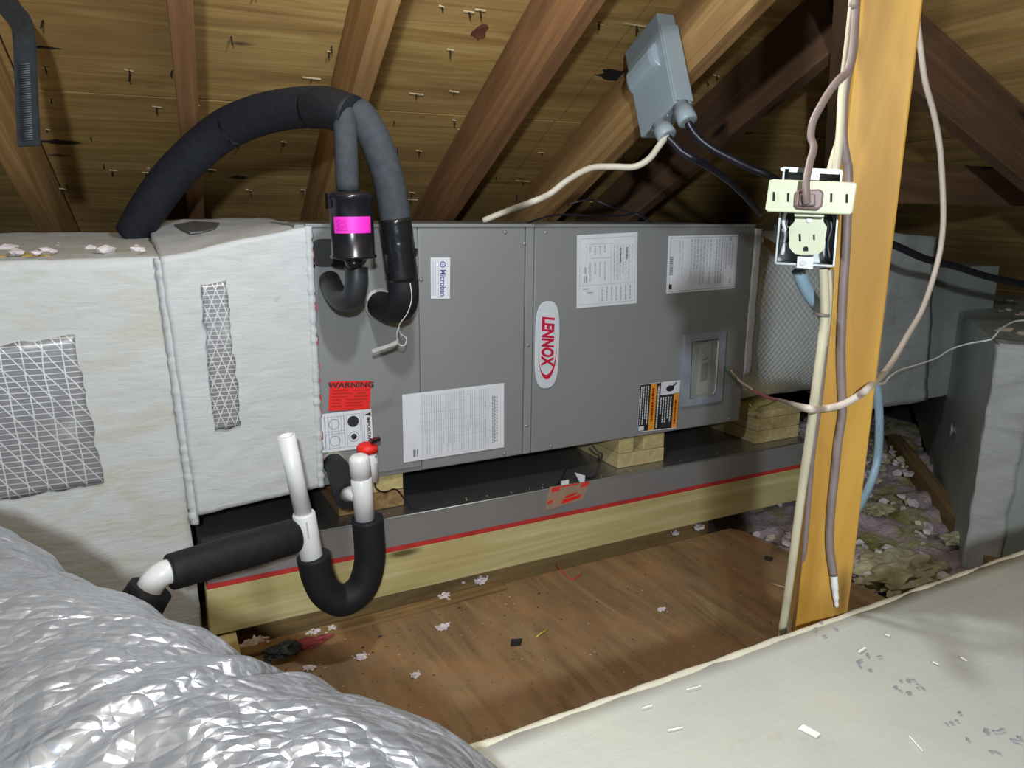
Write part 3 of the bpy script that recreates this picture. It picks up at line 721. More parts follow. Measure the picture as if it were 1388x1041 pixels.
# ---- plywood deck
ZP=-.285
c1=atZ(985,711,ZP); c2=atZ(1066,746,ZP)
poly=[Vector((-.42,-.064,ZP)),Vector((c1.x-.01,-.064,ZP)),Vector((c1.x+.012,-.10,ZP)),Vector((c2.x,c2.y,ZP)),Vector((c2.x+.03,-.95,ZP)),Vector((-.42,-.95,ZP))]
tag(build('plywood_deck', MB().prism(poly,(0,0,-.018)), M['floorply'], bevel=.001),'scuffed brown plywood sheet on the floor in front of the air handler','plywood sheet')
for x,lb in ((-.30,'left'),(.31,'middle'),(.92,'right')):
    tag(beam('floor_joist',(x,-2.4,-.3625),(x,-.12,-.3625),.04,.115,(1,0,0),M['oldwood']),'%s one of the joists under the brown plywood sheet'%lb,'joist','joists under the plywood')
tag(beam('thin_batten',(-.22,-.095,ZP+.0042),(.40,-.078,ZP+.0042),.035,.008,(0,1,0),M['oldwood']),'thin streaky brown batten on the plywood below the plank','batten')
q=[atZ(278,870,-.262),atZ(319,853,-.262),atZ(333,915,-.262),atZ(290,915,-.262)]
tag(build('wood_offcut', MB().prism(q,(0,0,-.022)), M['block'], bevel=.001),'pale wood offcut lying below the left end of the treated plank','wood block')

# ================================================================== CONDENSATE TRAP
YT=-.235
TR=empty('drain_trap',(at(465,815,YT).x,YT,ZP)); tag(TR,'white plastic drain trap with black foam covered bend below the cabinet','drain trap')
m0=mpp(at(490,700,YT)); 
build('insulated_bend', MB().tube(spline(pts([(498,702,YT),(501,735,YT),(500.5,765,YT),(490,797,YT),(465,814,YT),(443,804,YT),(431,782,YT),(424,753,YT)]),8),21.5*m0,22), M['foam_black'], TR)
def ax2(a,b): return (Vector(b)-Vector(a))
a=at(495,707,YT); b=at(489.5,648,YT); d=(b-a)
tee=build('riser_tee', MB().lathe(a,d,[(0,13.6*m0),(d.length*.98,13.9*m0),(d.length,12.8*m0)],24), M['pvc'], TR)
a2=b; b2=at(486.5,616,YT); d2=b2-a2
build('clean_out_cap', MB().lathe(a2,d2,[(0,12.4*m0),(d2.length*.1,12.4*m0),(d2.length*.12,13.9*m0),(d2.length*.78,13.9*m0),(d2.length*.86,13.2*m0),(d2.length*.95,10.5*m0),(d2.length,7*m0)],24), M['pvc'], TR)
sd0=at(452,629,-.008); 
build('insulated_inlet', MB().tube(spline([sd0,at(458,636,-.05),at(465,658,-.13),at(471,674,-.19)],6),[.0225]*6+[.024]*13,18), M['foam_black'], TR)
build('inlet_stub', MB().tube([at(468,670,-.18),at(488,668,YT)],10.5*m0,16), M['pvc'], TR)
# outlet side
a=at(424.5,765,YT); b=at(422.5,757,YT)
build('outlet_pipe', MB().tube([at(428,775,YT),at(421,750,YT)],11*m0,18), M['pvc'], TR)
a=at(422.5,756,YT); b=at(411.5,695,YT); d=b-a
build('outlet_tee', MB().lathe(a,d,[(0,13.5*m0),(d.length*.04,14.8*m0),(d.length*.96,14.8*m0),(d.length,13.5*m0)],24), M['pvc'], TR)
build('print', MB().prism([at(414.5,708,YT-.0205),at(416.5,707.5,YT-.0205),at(419.5,729,YT-.0205),at(417.5,729.5,YT-.0205)],(0,-.0006,0)), M['ink_pale'], TR)
a=at(411.5,697,YT); b=at(387.5,589.5,YT); d=b-a
build('vent_stub', MB().lathe(a,d,[(0,11.3*m0),(d.length-.001,11.3*m0),(d.length-.001,8.6*m0),(d.length-.02,8.6*m0)],24), M['pvc'], TR)
build('tee_branch', MB().tube([at(416,728,YT),at(398,733,YT)],[10*m0,13*m0],18), M['pvc'], TR)
e0,e1=at(404,725,YT-.002),at(229,776,YT-.06)
pp=[e0.lerp(e1,t) for t in (0,.012,.03,.06,.3,.6,.9,.985,1)]
build('insulated_run', MB().tube(pp,[15*m0,19*m0,21.5*m0,23*m0,23.2*m0,22.6*m0,22.0*m0,21.5*m0,20*m0],22), M['foam_black'], TR)
ym=YT-.06
build('elbow', MB().tube(spline([at(242,772,ym+.004),at(222,777,ym),at(207,790,ym),at(198,808,ym)],6),14.8*m0,20), M['pvc'], TR)
build('lower_sleeve', MB().tube([at(205,798,ym),at(190,822,ym)],[26*m0*.95,26*m0],20), M['foam_black'], TR)
# float switch
FS=empty('float_switch',at(502,650,-.12)); tag(FS,'small white float switch with red cap behind the drain trap','float switch')
a=at(501,651,-.12); b=at(498,612,-.12); d=b-a; mf=mpp(a)
fb=build('switch_body', MB().lathe(a,d,[(0,12.5*mf),(d.length,12.5*mf)],24), M['pvc'], FS)
b3=b+d.normalized()*.020
build('red_cap', MB().lathe(b-d*.02,d,[(0,14*mf),(.012,14.3*mf),(.017,11*mf),(.019,6*mf)],24), M['red_label'], FS)
build('terminal', MB().obox(at(504,602,-.14),Vector((.018,0,.004)),Vector((0,.014,0)),Vector((0,0,.006))), M['gloss_black'], FS)
build('print', MB().prism([at(505,618,-.136),at(511,617,-.134),at(511,620,-.134),at(505,621,-.136)],(0,-.0006,0)).prism([at(507,628,-.136),at(508,628,-.136),at(509,646,-.136),at(508,646,-.136)],(0,-.0006,0)).prism([at(510,628,-.134),at(511,628,-.134),at(511.6,644,-.134),at(510.6,644,-.134)],(0,-.0006,0)), M['ink'], FS)
build('switch_wire', MB().tube(spline([at(508,650,-.115),at(510,662,-.09),at(522,667,-.05),at(536,663,-.02),at(548,676,-.02),at(556,688,-.02),at(566,690,-.02)],6),.0017,8), M['cable_black'], FS)

# ================================================================== REFRIGERANT LINES
LS=empty('line_set',(.05,-.12,.4)); tag(LS,'pair of foam insulated refrigerant pipes arching down to the grey cabinet','pipes')
ml=.00155
P=[at(178,318,.32),at(200,285,.29),at(228,246,.25),at(262,210,.2),at(305,176,.14),at(355,155,.06),at(405,146,-.02),at(445,146,-.085),at(478,158,-.13)]
sp_=spline(P,7); n=len(sp_)
build('bundle_sleeve', MB().tube(sp_,[.033+.005*min(1,i/8)-.004*max(0,(i-n*.55)/(n*.45)) for i in range(n)],22), M['foam_navy'], LS)
build('tape_wrap', MB().tube(spline([P[6].lerp(P[7],.45),P[7],P[8]],6),[.0365]*13,22), M['foam_black'], LS)
i0=[at(305,176,.14),at(312,172,.13),at(322,168,.11)]
build('tape_wrap', MB().tube(spline(i0,4),[.0375]*9,22), M['tape_black'], LS)
build('liquid_line', MB().tube(spline([at(462,148,-.11),at(467,160,-.13),at(469,200,-.14),at(471,258,-.14)],6),14.2*ml*.93,18), M['foam_grey'], LS)
build('suction_line', MB().tube(spline([at(470,150,-.09),at(489,158,-.12),at(508,190,-.135),at(523,230,-.14),at(532,270,-.14),at(537,305,-.14)],7),20*ml*.93,20), M['foam_grey'], LS)
build('taped_section', MB().tube(spline([at(535,296,-.14),at(539,325,-.14),at(542,350,-.14),at(546,380,-.14)],6),[.0305+.0012*noise.noise(Vector((i*.7,3,1))) for i in range(19)],20), M['tape_black'], LS)
build('suction_elbow', MB().tube(spline([at(546,378,-.14),at(547,398,-.138),at(544,414,-.12),at(531,418,-.07),at(516,414,-.012)],7),.0292,20), M['foam_black'], LS)
build('wall_seal', MB().tube(spline([at(517,413,-.0115),at(515.5,412.5,-.004)],4),[.031,.031,.032,.033,.034],20), plain('putty',(.52,.52,.50),.8,0,.2,40,.5), LS)
build('tape_tail', MB().obox(at(556,345,-.165),Vector((.012,0,-.004)),Vector((.004,.006,0)),Vector((.002,0,.014))), M['tape_black'], LS)
# liquid line below the filter
build('liquid_elbow', MB().tube(spline([at(483,362,-.13),at(483,385,-.13),at(477,404,-.12),at(462,406,-.09),at(451,392,-.05),at(447,381,-.012)],6),[.0215]*31,18), M['foam_grey'] if False else M['grommet'], LS)
build('copper_stub', MB().tube([at(482,345,-.135),at(483,370,-.13)],.006,12), plain('solder_grey',(.5,.47,.45),.35,.7), LS)
# identification tag on wire
build('tag_wire', MB().tube(spline([at(556,384,-.172),at(558,405,-.17),at(552,425,-.165),at(541,441,-.15),at(543,452,-.14),at(551,459,-.14),at(548,468,-.14),at(540,466,-.14),at(538,452,-.15),at(541,443,-.155)],6),.0009,6), M['thinwhite'], LS)
tg=build('id_tag', MB().prism([at(503,474,-.14),at(530,465,-.14),at(540,459,-.14),at(538,467,-.14),at(505,478.5,-.14)],(0,-.0012,0)), plain('tag_grey',(.42,.41,.40),.4), LS)
# filter drier
FD=empty('filter_drier',at(478,350,-.14)); tag(FD,'black enamel filter drier canister with magenta sticker','filter drier')
a=at(479.5,354,-.14); b=at(474,256,-.14); d=b-a; L=d.length; mf=mpp(a); R1=29.5*mf
can=build('canister', MB().lathe(a,d,[(0,R1*.35),(L*.035,R1*.75),(L*.05,R1*1.05),(L*.075,R1*1.06),(L*.10,R1*.98),(L*.85,R1*.98),(L*.87,R1*1.04),(L*.93,R1*1.02),(L*.965,R1*.7),(L,R1*.3)],32), M['gloss_black'], FD)
build('end_fitting', MB().lathe(b-d*.04,d,[(0,R1*.42),(.012,R1*.40),(.02,R1*.3)],18), M['tape_black'], FD)
build('lower_fitting', MB().lathe(a+d*.02,-d,[(0,R1*.45),(.010,R1*.38),(.018,R1*.24)],18), M['gloss_black'], FD)
build('strap_clamp', MB().obox(at(444,262,-.15),Vector((.012,0,0)),Vector((0,.02,0)),Vector((0,0,-.026))), M['gloss_black'], FD)
def wrapmesh(t0,t1,a0,a1,rr,n=16):
    ax=d.normalized(); tocam=(CAM-a); tocam=(tocam-ax*tocam.dot(ax)).normalized(); sd=ax.cross(tocam)   # points to viewer's right or left
    if sd.dot(CR)<0: sd=-sd
    vs=[]
    for j in range(2):
        for i in range(n+1):
            an=math.radians(a0+(a1-a0)*i/n); vs.append(a+d*(t0 if j==0 else t1)+(tocam*math.cos(an)+sd*math.sin(an))*rr)
    return MB().add(vs,[(i,i+1,n+2+i,n+1+i) for i in range(n)],True)
stk=build('magenta_sticker', wrapmesh(.40,.625,-50,56,R1*1.0), M['pink'], FD)
mb=MB()
R=random.Random(5)
for k in range(9):
    an=-40+k*3.4; 
    t=.43
    while t<.58:
        L2=R.uniform(.012,.05); w1=wrapmesh(t,min(t+L2,.595),an,an+1.9,R1*1.004,2); mb.add(w1.v,w1.f); t+=L2+.014
build('print', mb, M['pink_dark'], stk)

# ================================================================== DISCONNECT SWITCH ON THE RAFTER
Bc=atD(890,16,1.575); e1=DN*.140; e2=AX*.044; e3=-NR*.211
DS=empty('disconnect_box',Bc+e3+e1*.5); tag(DS,'blue grey plastic disconnect switch box fixed to a rafter','switch box')
build('housing', MB().obox(Bc,e1,e2,e3), M['disc'], DS, bevel=.004)
build('side_lid', MB().obox(Bc-DN*.004-NR*.028+AX*.001,DN*.006,AX*.044,-NR*.176), M['disc'], DS, bevel=.002)
# raised handle ridge across the big face
o0=Bc-NR*.052+DN*.022
mb=MB(); prof=[(0,0),(.004,.009),(.012,.015),(.024,.016),(.034,.014),(.042,.008),(.046,0)]
for i,s_ in enumerate((0,.006,.014,.118)): pass
ring=[[o0+DN*s1*1.0-NR*(h*1.25)-AX*(g*k) for h,g in prof] for s1,k in ((.0,.15),(.004,.75),(.014,1.0),(.104,1.0),(.112,.8))]
nr=len(prof); vs=[p for r_ in ring for p in r_]
mb.add(vs,[(i*nr+k,i*nr+k+1,(i+1)*nr+k+1,(i+1)*nr+k) for i in range(len(ring)-1) for k in range(nr-1)]+[tuple(range(nr)),tuple((len(ring)-1)*nr+k for k in range(nr))],False)
build('handle_ridge', mb, M['disc'], DS, bevel=.001)
bt=Bc+e3
def conn(x,y,x2,y2,nm):
    dd=(Bc+e3-CAM).dot(CF); a=atD(x,y,dd+.0); b=atD(x2,y2,dd-.01)
    v=b-a; return build(nm, MB().lathe(a-v*.35,v,[(0,.016),(.014,.016),(.014,.0205),(v.length*1.25,.0205),(v.length*1.33,.019),(v.length*1.33,.012)],20), M['disc'], DS), b
k1,b1=conn(896,172,905,186,'cable_gland'); k2,b2=conn(925,148,933,166,'cable_gland')
mb=MB()
for k in range(3):
    a=bt+DN*(.10-.03*k)+AX*.005; mb.obox(a,DN*.022+AX*.01,AX*.004,-NR*.004)
build('base_ribs', mb, M['disc'], DS)
def cable(name, P, rad, mat, label, cat='cable', n=8, flat=1.0, seg=10, group=None):
    return tag(build(name, MB().tube(spline(P,n),rad,seg,True,flat), M[mat] if isinstance(mat,str) else mat), label, cat, group)
dd=(b1-CAM).dot(CF)
cable('white_cable',[b1-(b1-Bc)*.02,atD(893,198,dd),atD(880,215,dd),atD(860,226,dd+.01),atD(830,226,dd+.02),atD(800,228,dd+.04),atD(770,244,dd+.06),atD(745,263,dd+.06),atD(718,275,dd+.06),at(690,285,.06),at(655,299,.10)],.0068,'romex','white cable looping from the disconnect box to the cabinet top')
cable('power_cable',[b1,atD(913,194,dd),atD(925,206,dd),atD(942,216,dd),atD(965,229,dd+.05),atD(990,247,dd+.12),atD(1012,268,dd+.2),atD(1030,290,dd+.3)],.0075,'cable_black','black cord leaving the left gland of the disconnect box')
cable('power_cable',[b2,atD(938,176,dd),atD(950,190,dd),atD(970,204,dd),atD(995,217,dd),atD(1020,229,dd),atD(1046,240,dd),atD(1075,262,dd+.05)],.0075,'cable_black','black cord leaving the right gland toward the outlet box')
cable('thin_dark_wire',[at(715,302,.03),at(745,293,.05),at(770,291,.06),at(810,293,.05),at(845,292,.05),at(862,290,.05),at(878,300,.02)],.0022,'cable_black','thin dark wire lying low along the cabinet top')
cable('thin_dark_wire',[at(770,277,.2),at(795,271,.18),at(808,272,.18),at(830,281,.15),at(850,287,.1),at(870,292,.06),at(882,301,.02)],.0022,'cable_black','thin dark wire arching above the cabinet top')

# ================================================================== POST, OUTLET AND CABLES
PD=Vector((math.cos(.78),-math.sin(.78),0)); PB=Vector((math.sin(.78),math.cos(.78),0))
pc=Vector((.378,-.932,0))-PD*.011; pw,pdp=.057,.088
pcen=pc+PD*pw/2+PB*pdp/2
pz=.57+.4536*(.889-pcen.y)-.05
tag(beam('post',(pcen.x,pcen.y,-.42),(pcen.x,pcen.y,1.235),pw,pdp,PD,M['post']),'amber coloured upright timber post carrying the outlet box','post')
def front(px,py,off=.004):       # a point on the post's front face plane, off in front of it
    n=-PB; d=ray(px,py); return CAM+d*(((pc+n*off)-CAM).dot(n)/d.dot(n))
# outlet box
OC=atD(1096,297,.755); OX=Vector((math.cos(.84),-math.sin(.84),0)); OZ=Vector((0.02,.0,1)).normalized(); OY=OX.cross(OZ); OY=-OY if OY.dot(CF)<0 else OY
mo=mpp(OC)
OB=empty('outlet_box',OC-OZ*.055); tag(OB,'open zinc outlet box with ivory receptacle on the amber post','outlet box')
def op(px,py,dep=0):        # photo pixel on the outlet front plane, dep behind it
    n=OY; d=ray(px,py); return CAM+d*((OC+n*dep-CAM).dot(n)/d.dot(n))
def slab(name, quad, dep, th, mat, parent=OB, bevel=.0):
    return build(name, MB().prism([op(x,y,dep) for x,y in quad], OY*th), mat, parent, bevel=bevel)
bxq=[(1062,226),(1142,230),(1131,362),(1050,358)]
z_=.0; th=.042; tw=3.2
def lerpq(q,u,v): 
    a=(q[0][0]*(1-u)+q[1][0]*u,q[0][1]*(1-u)+q[1][1]*u); b=(q[3][0]*(1-u)+q[2][0]*u,q[3][1]*(1-u)+q[2][1]*u); return (a[0]*(1-v)+b[0]*v,a[1]*(1-v)+b[1]*v)
def boxwall(nm,u0,v0,u1,v1,dep,t,mat): return slab(nm,[lerpq(bxq,u0,v0),lerpq(bxq,u1,v0),lerpq(bxq,u1,v1),lerpq(bxq,u0,v1)],dep,t,mat)
boxwall('box_wall',0,0,.03,1,.0,th,M['zinc']); boxwall('box_wall',.97,0,1,1,.0,th,M['zinc'])
boxwall('box_wall',0,0,1,.02,.0,th,M['zinc']); boxwall('box_wall',0,.98,1,1,.0,th,M['zinc']); boxwall('box_back',0,0,1,1,th,.0015,M['zinc'])
boxwall('box_ear',.10,.0,.95,.05,-.002,.002,M['zinc'])
boxwall('mounting_strap',.36,.0,.62,.12,-.004,.003,M['zinc']); boxwall('mounting_strap',.37,.91,.64,1.03,-.004,.003,plain('white_zinc',(.48,.49,.50),.4,.3))
ro=[]; 
rec=slab('receptacle',[(1080,282),(1117,283),(1116,300),(1121,308),(1119,322),(1110,334),(1102,346),(1085,346),(1074,336),(1069,322),(1070,308),(1077,300)],-.006,.03,M['ivory_dull'],bevel=.0)
pl=[]
for k in range(28):
    a=2*math.pi*k/28; pl.append((1094+25*max(-.98,min(.98,math.cos(a)*1.05)),326+20.5*max(-.92,min(.92,math.sin(a)*1.12))))
slab('socket_face',pl,-.0085,.004,M['ivory'],rec)
for quad in ([(1082.5,317),(1085.5,317),(1086,327),(1083,327)],[(1102,318),(1104.5,318),(1104.8,325),(1102.4,325)],[(1089,336),(1091,334),(1094,334),(1095.5,336),(1095.5,340.5),(1089,340.5)]):
    slab('slot',quad,-.0092,.0008,M['hole'],rec)
slab('screw',[(1097+4*math.cos(k*.785),298+4*math.sin(k*.785)) for k in range(8)],-.0078,.0018,M['screw'],rec)
slab('screw',[(1089+5*math.cos(k*.785),356.5+4*math.sin(k*.785)) for k in range(8)],-.0058,.002,M['screw'],OB)
slab('strap_slot',[(1080,363),(1096,364),(1096,366),(1080,365)],-.0048,.001,M['hole'],OB)
for P_,mt in (([(1070,292),(1066,305),(1071,315),(1064,330)],'cable_black'),([(1124,290),(1127,310),(1122,330),(1125,352)],'cable_black'),([(1065,285),(1062,300),(1066,320),(1060,345)],'thinwhite')):
    build('inside_wire', MB().tube(spline([op(x,y,.012) for x,y in P_],5),.0022,8), M[mt], OB)
slab('box_screw',[(1058,228),(1064,226),(1064,233),(1058,231)],-.002,.004,M['screw'],OB)
br0=op(1134,300,.036); br1=Vector((pc.x,pc.y,br0.z))+PB*.045+PD*.002; bv=br1-br0
build('bracket', MB().obox(br0-Vector((0,0,.03)),bv,Vector((0,0,.06)),PB*.0025), M['zinc'], OB)
def rise(p): return [p+Vector((.004,.03,1.27-p.z))]
# three-way tap plugged in
TP=empty('outlet_tap',op(1100,290,-.02)); tag(TP,'ivory plug-in tap with slots, plugged into the outlet box','adapter')
tb=build('tap_body', MB().prism([op(x,y,-.026) for x,y in [(1043,244),(1049,243),(1159,247),(1162,250),(1156,288),(1152,291),(1041,287),(1037,284)]],OY*.018), M['ivory'], TP, bevel=.0012)
slab('tap_base',[(1077,285),(1117,286),(1117,294),(1077,293)],-.018,.012,M['ivory_dull'],TP)
for x,y in ((1049,266),(1068.5,267.5),(1127,268),(1148,269)):
    slab('slot',[(x-1.5,y-6),(x+1.5,y-6),(x+1.2,y+6),(x-1.8,y+6)],-.0266,.0006,M['hole'],TP)
pq=[(1080,257),(1112,256),(1117,261),(1115,280),(1109,284),(1081,283),(1077,278),(1078,262)]
PLG=empty('brown_plug',op(1097,280,-.03)); tag(PLG,'brown moulded plug in the middle of the ivory tap','plug')
build('plug_body', MB().prism([op(x,y,-.034) for x,y in pq],OY*.0078), M['brown_plastic'], PLG, bevel=.002)
build('plug_neck', MB().prism([op(x,y,-.039) for x,y in [(1084,262),(1105,262),(1106,279),(1083,279)]],OY*.005), M['brown_plastic'], PLG, bevel=.0015)
build('cord', MB().tube(spline([op(1094,275,-.043),op(1093,262,-.046),op(1093,245,-.044),op(1098,220,-.036),op(1103,200,-.03),op(1099,185,-.026),op(1102,165,-.024),op(1112,145,-.02),op(1124,125,-.012),op(1137,108,-.006),op(1149,95,.004),op(1156,60,.006),op(1160,0,.008),op(1163,-60,.008)]+rise(op(1163,-60,.008)),7),.0042,10,True,.72), M['cord_brown'], PLG)
# cables around the post
cable('cream_cable',rise(op(1160,-60,.03))+[op(1160,-60,.03),op(1156,0,.03),op(1151,50,.03),op(1146,90,.03),op(1141,130,.03),op(1139,170,.025),op(1136,205,.02),op(1132,236,.02)],.0040,'cream','cream cable dropping into the top of the outlet box')
cable('white_loop_cable',[op(1143,110,.035),op(1139,150,.035),op(1137,185,.03),op(1130,210,.022),op(1123,236,.02)],.0030,'cream','short cream cable beside the longer one above the outlet box')
cable('grey_flat_cable',rise(front(1163,-60,.006))+[front(1163,-60,.006),front(1157,60,.006),front(1147,110,.010),front(1143,150,.010),front(1143,190,.012),front(1147,215,.010),front(1150,240,.008),front(1147,330,.006),front(1143,400,.006),front(1140,470,.006),front(1141,520,.006),front(1142,560,.006),front(1136,600,.006),front(1131,650,.006),front(1126,700,.006),front(1125,740,.006),front(1130,780,.006)],.0046,'cord_mauve','mauve flat cable running down the front of the amber post')
cable('frayed_end',[front(1130,780,.006),front(1132,800,.006),front(1134,822,.006)],[.0042]*8+[.0036]*5+[.0025]*4,'thinwhite','whitish stripped end of the flat cable on the post')
cable('cream_cable',[op(1116,364,.016),op(1117,385,.018),op(1118,420,.02),op(1115,460,.02),op(1107,520,.02),atD(1098,590,.83),atD(1089,650,.86),atD(1081,710,.885),atD(1073,770,.91),atD(1066,820,.935),atD(1061,850,.95),atD(1056,885,.98),Vector((atD(1056,885,.98).x,atD(1056,885,.98).y+.03,-.28))],.0049,'cream','thick cream cable hanging from the bottom of the outlet box')
cable('cream_cable',[op(1122,364,.022),op(1124,400,.026),op(1121,440,.03),op(1117,470,.03)],.0035,'cream','short pale cable tucked behind the thick cream one')
cable('grey_cable',[op(1127,366,.03),op(1124,420,.03),op(1117,490,.035),atD(1109,560,.835),atD(1101,620,.86),atD(1096,680,.885),atD(1090,750,.91),atD(1083,810,.94),atD(1076,850,.96),atD(1073,885,.99),Vector((atD(1073,885,.99).x,atD(1073,885,.99).y+.03,-.28))],.0030,'cord_mauve','thin mauve cable between the cream cable and the post')
cable('blue_hose',[op(1082,366,.03),op(1087,380,.035),op(1096,398,.045),op(1106,412,.06),op(1118,428,.10),op(1140,450,.14),at(1170,478,-.68),at(1184,503,-.68),at(1190,535,-.68),at(1192,580,-.68),at(1189,625,-.68),at(1178,660,-.69),at(1160,695,-.71),at(1145,716,-.73),at(1120,745,-.77),at(1098,770,-.80),at(1085,800,-.83),at(1078,830,-.85),at(1073,860,-.87),Vector((at(1073,860,-.87).x,-.86,-.27))],.0070,'blue_hose','blue hose looping behind the amber post','hose',8,1,14)
tag(build('cable_tie', MB().lathe(op(1114,424,.02),op(1112,432,.02)-op(1114,424,.02),[(0,.0085),(.003,.0085)],16), M['cord_mauve']),'mauve cable tie holding the blue hose to the cream cable','cable tie')
# thermostat cable
YC=-.75
TCb=empty('thermostat_cable',at(1240,440,YC)); tag(TCb,'beige thermostat cable hanging in a wide loop across the amber post','cable')
fr=lambda x,y,o=.012: front(x,y,o)
build('jacket', MB().tube(spline([at(1233,-60,YC)+Vector((.02,.03,1.24-at(1233,-60,YC).z)),at(1233,-60,YC),at(1240,0,YC),at(1247,60,YC),at(1254,110,YC),at(1266,155,YC),at(1274,200,YC),at(1278,260,YC),at(1278,310,YC),at(1271,355,YC+.0),at(1252,415,YC-.02),at(1230,455,YC-.05),at(1205,497,YC-.10),fr(1180,523),fr(1163,537),fr(1140,549,.013),fr(1115,554,.012),op(1090,553,-.0),at(1070,546,-.5),at(1056,542,-.25)],8),.0042,10), M['thermo'], TCb)
build('pink_core', MB().tube(spline([at(1058,542.5,-.27),at(1045,540,-.18),at(1030,534,-.12),at(1022,529,-.09)],5),.004,8), plain('pink_core',(.55,.16,.26),.5), TCb)
build('white_core', MB().tube(spline([at(1022,529,-.09),at(1008,520,-.06),at(1000,514,-.04)],5),.0030,8), plain('rose_core',(.62,.45,.48),.5), TCb)
build('yellow_core', MB().tube(spline([at(1002,515,-.045),at(996,509,-.03),at(991,502,-.03)],5),.0022,8), plain('straw_core',(.70,.55,.22),.5), TCb)
build('green_core', MB().tube(spline([at(1000,514,-.04),at(990,506,-.02),at(981,497,-.004)],5),.0024,8), M['green'], TCb)
build('lime_core', MB().tube(spline([at(1052,543,-.22),at(1040,549,-.1),at(1028,552,-.03),at(1022,555,-.02),at(1016,548,-.02)],5),.0022,8), M['lime'], TCb)
cable('thin_white_wire',[at(1186,521,YC-.13),at(1198,519,YC-.08),at(1207,510,YC),at(1222,501,YC+.1),at(1245,494,YC+.15),at(1270,485,YC+.18),at(1288,474,YC+.2),at(1312,466,YC+.2),at(1340,461,YC+.18),at(1347,457,YC+.17),at(1357,446,YC+.15),at(1375,436,YC+.1),at(1400,434,YC+.05)],.0018,'thinwhite','thin white wire running from the beige cable out to the right edge')
cable('black_cable',[at(1120,262,-.30),at(1160,300,-.28),at(1195,324,-.28),at(1225,338,-.28),at(1255,351,-.28),at(1295,361,-.28),at(1335,374,-.29),at(1372,382,-.30),at(1420,392,-.31)],.0095,'cable_black','thick black cable sagging above the metal duct on the right')

# ================================================================== SUPPLY SIDE (right)
SP=empty('supply_plenum',(1.58,.25,.0)); tag(SP,'foil wrapped supply plenum at the right end of the air handler','duct')
mb=MB(); vs=[]; nx,ns_=36,96
for i in range(nx+1):
    x=W+.012+(1.745-W-.012)*i/nx
    for k in range(ns_):
        a=2*math.pi*k/ns_; cy,cz=math.cos(a),math.sin(a); p=Vector((x,.25+math.copysign(abs(cy)**.62,cy)*.225,.262+math.copysign(abs(cz)**.62,cz)*.252))
        q=1+.02*noise.noise(p*7)+.008*noise.noise(p*18); vs.append(Vector((x,.25+(p.y-.25)*q,.262+(p.z-.262)*q)))
mb.add(vs,[(i*ns_+k,i*ns_+(k+1)%ns_,(i+1)*ns_+(k+1)%ns_,(i+1)*ns_+k) for i in range(nx) for k in range(ns_)],True)
build('foil_wrap', mb, M['foilwrap'], SP, weld=True)
mb=MB().rough_hexa([(W+.001,-.004,at(1003,510,0).z),(W+.030,-.004,at(1003,510,0).z),(W+.030,.45,.02),(W+.001,.45,.02),(W+.001,-.004,.53),(W+.026,-.004,.53),(W+.026,.45,.53),(W+.001,.45,.53)],(4,10,30),.003,20)
build('tape_flange', mb, M['mastic'], SP, weld=True)
mb=MB().rough_hexa([(1.74,.0,-.03),(2.02,.0,-.03),(2.02,.46,-.03),(1.74,.46,-.03),(1.73,.0,.52),(1.95,.0,.50),(1.95,.46,.53),(1.73,.46,.53)],(12,14,30),.006,8)
build('sealed_end', mb, M['mastic_grey'], SP, weld=True)
build('metal_end', MB().box((2.0,.06,-.05),(2.42,.46,.40)), M['duct_galv'], SP, bevel=.003)
build('brown_scrap', MB().prism([at(1034,320,.012),at(1052,332,.012),at(1052,345,.012),at(1036,331,.012)],(0,-.004,0)), M['oldwood'], SP)
# diagonal metal duct
n0=atZ(1306,772,-.36); f0=atZ(1237,555,-.36); n0=Vector((n0.x,n0.y,-.36)); dv=(f0-n0); dv.z=0; dv.normalize(); nv=Vector((-dv.y,dv.x,0)); nv = nv if nv.x>0 else -nv
ztop=.57
for k in range(200):
    z=-.1+.003*k; q=Vector((n0.x,n0.y,z))-CAM
    if 520.5-FPX*q.dot(CU)/q.dot(CF) < 470: ztop=z; break
MD=empty('metal_duct',n0+nv*.3+dv*.6); tag(MD,'large dull metal duct running away diagonally on the right','duct')
Ld=1.95
build('duct_body', MB().obox(Vector((n0.x,n0.y,-.36)),dv*Ld,nv*.75,Vector((0,0,ztop+.36))), M['duct_galv'], MD, bevel=.004)
mb=MB().rough_hexa([n0+Vector((-.012,-.006,0))+nv*-.004,n0+nv*.075-dv*.010,n0+nv*.075+dv*.012,n0+dv*.012-nv*.006,
   Vector((n0.x,n0.y,ztop))-nv*.004-dv*.012,Vector((n0.x,n0.y,ztop))+nv*.09-dv*.010,Vector((n0.x,n0.y,ztop+.006))+nv*.09+dv*.014,Vector((n0.x,n0.y,ztop+.006))+dv*.014-nv*.006],(8,4,36),.004,22)
build('sealant_band', mb, M['mastic_grey'], MD, weld=True)
mb=MB().rough_hexa([Vector((n0.x,n0.y,ztop-.03))-dv*.01,Vector((n0.x,n0.y,ztop-.03))+nv*.75-dv*.01,Vector((n0.x,n0.y,ztop-.03))+nv*.75+dv*.05,Vector((n0.x,n0.y,ztop-.03))+dv*.05,
   Vector((n0.x,n0.y,ztop+.008))-dv*.01,Vector((n0.x,n0.y,ztop+.008))+nv*.75-dv*.01,Vector((n0.x,n0.y,ztop+.010))+nv*.75+dv*.06,Vector((n0.x,n0.y,ztop+.010))+dv*.06],(30,6,4),.004,22)
build('sealant_band', mb, M['mastic_grey'], MD, weld=True)
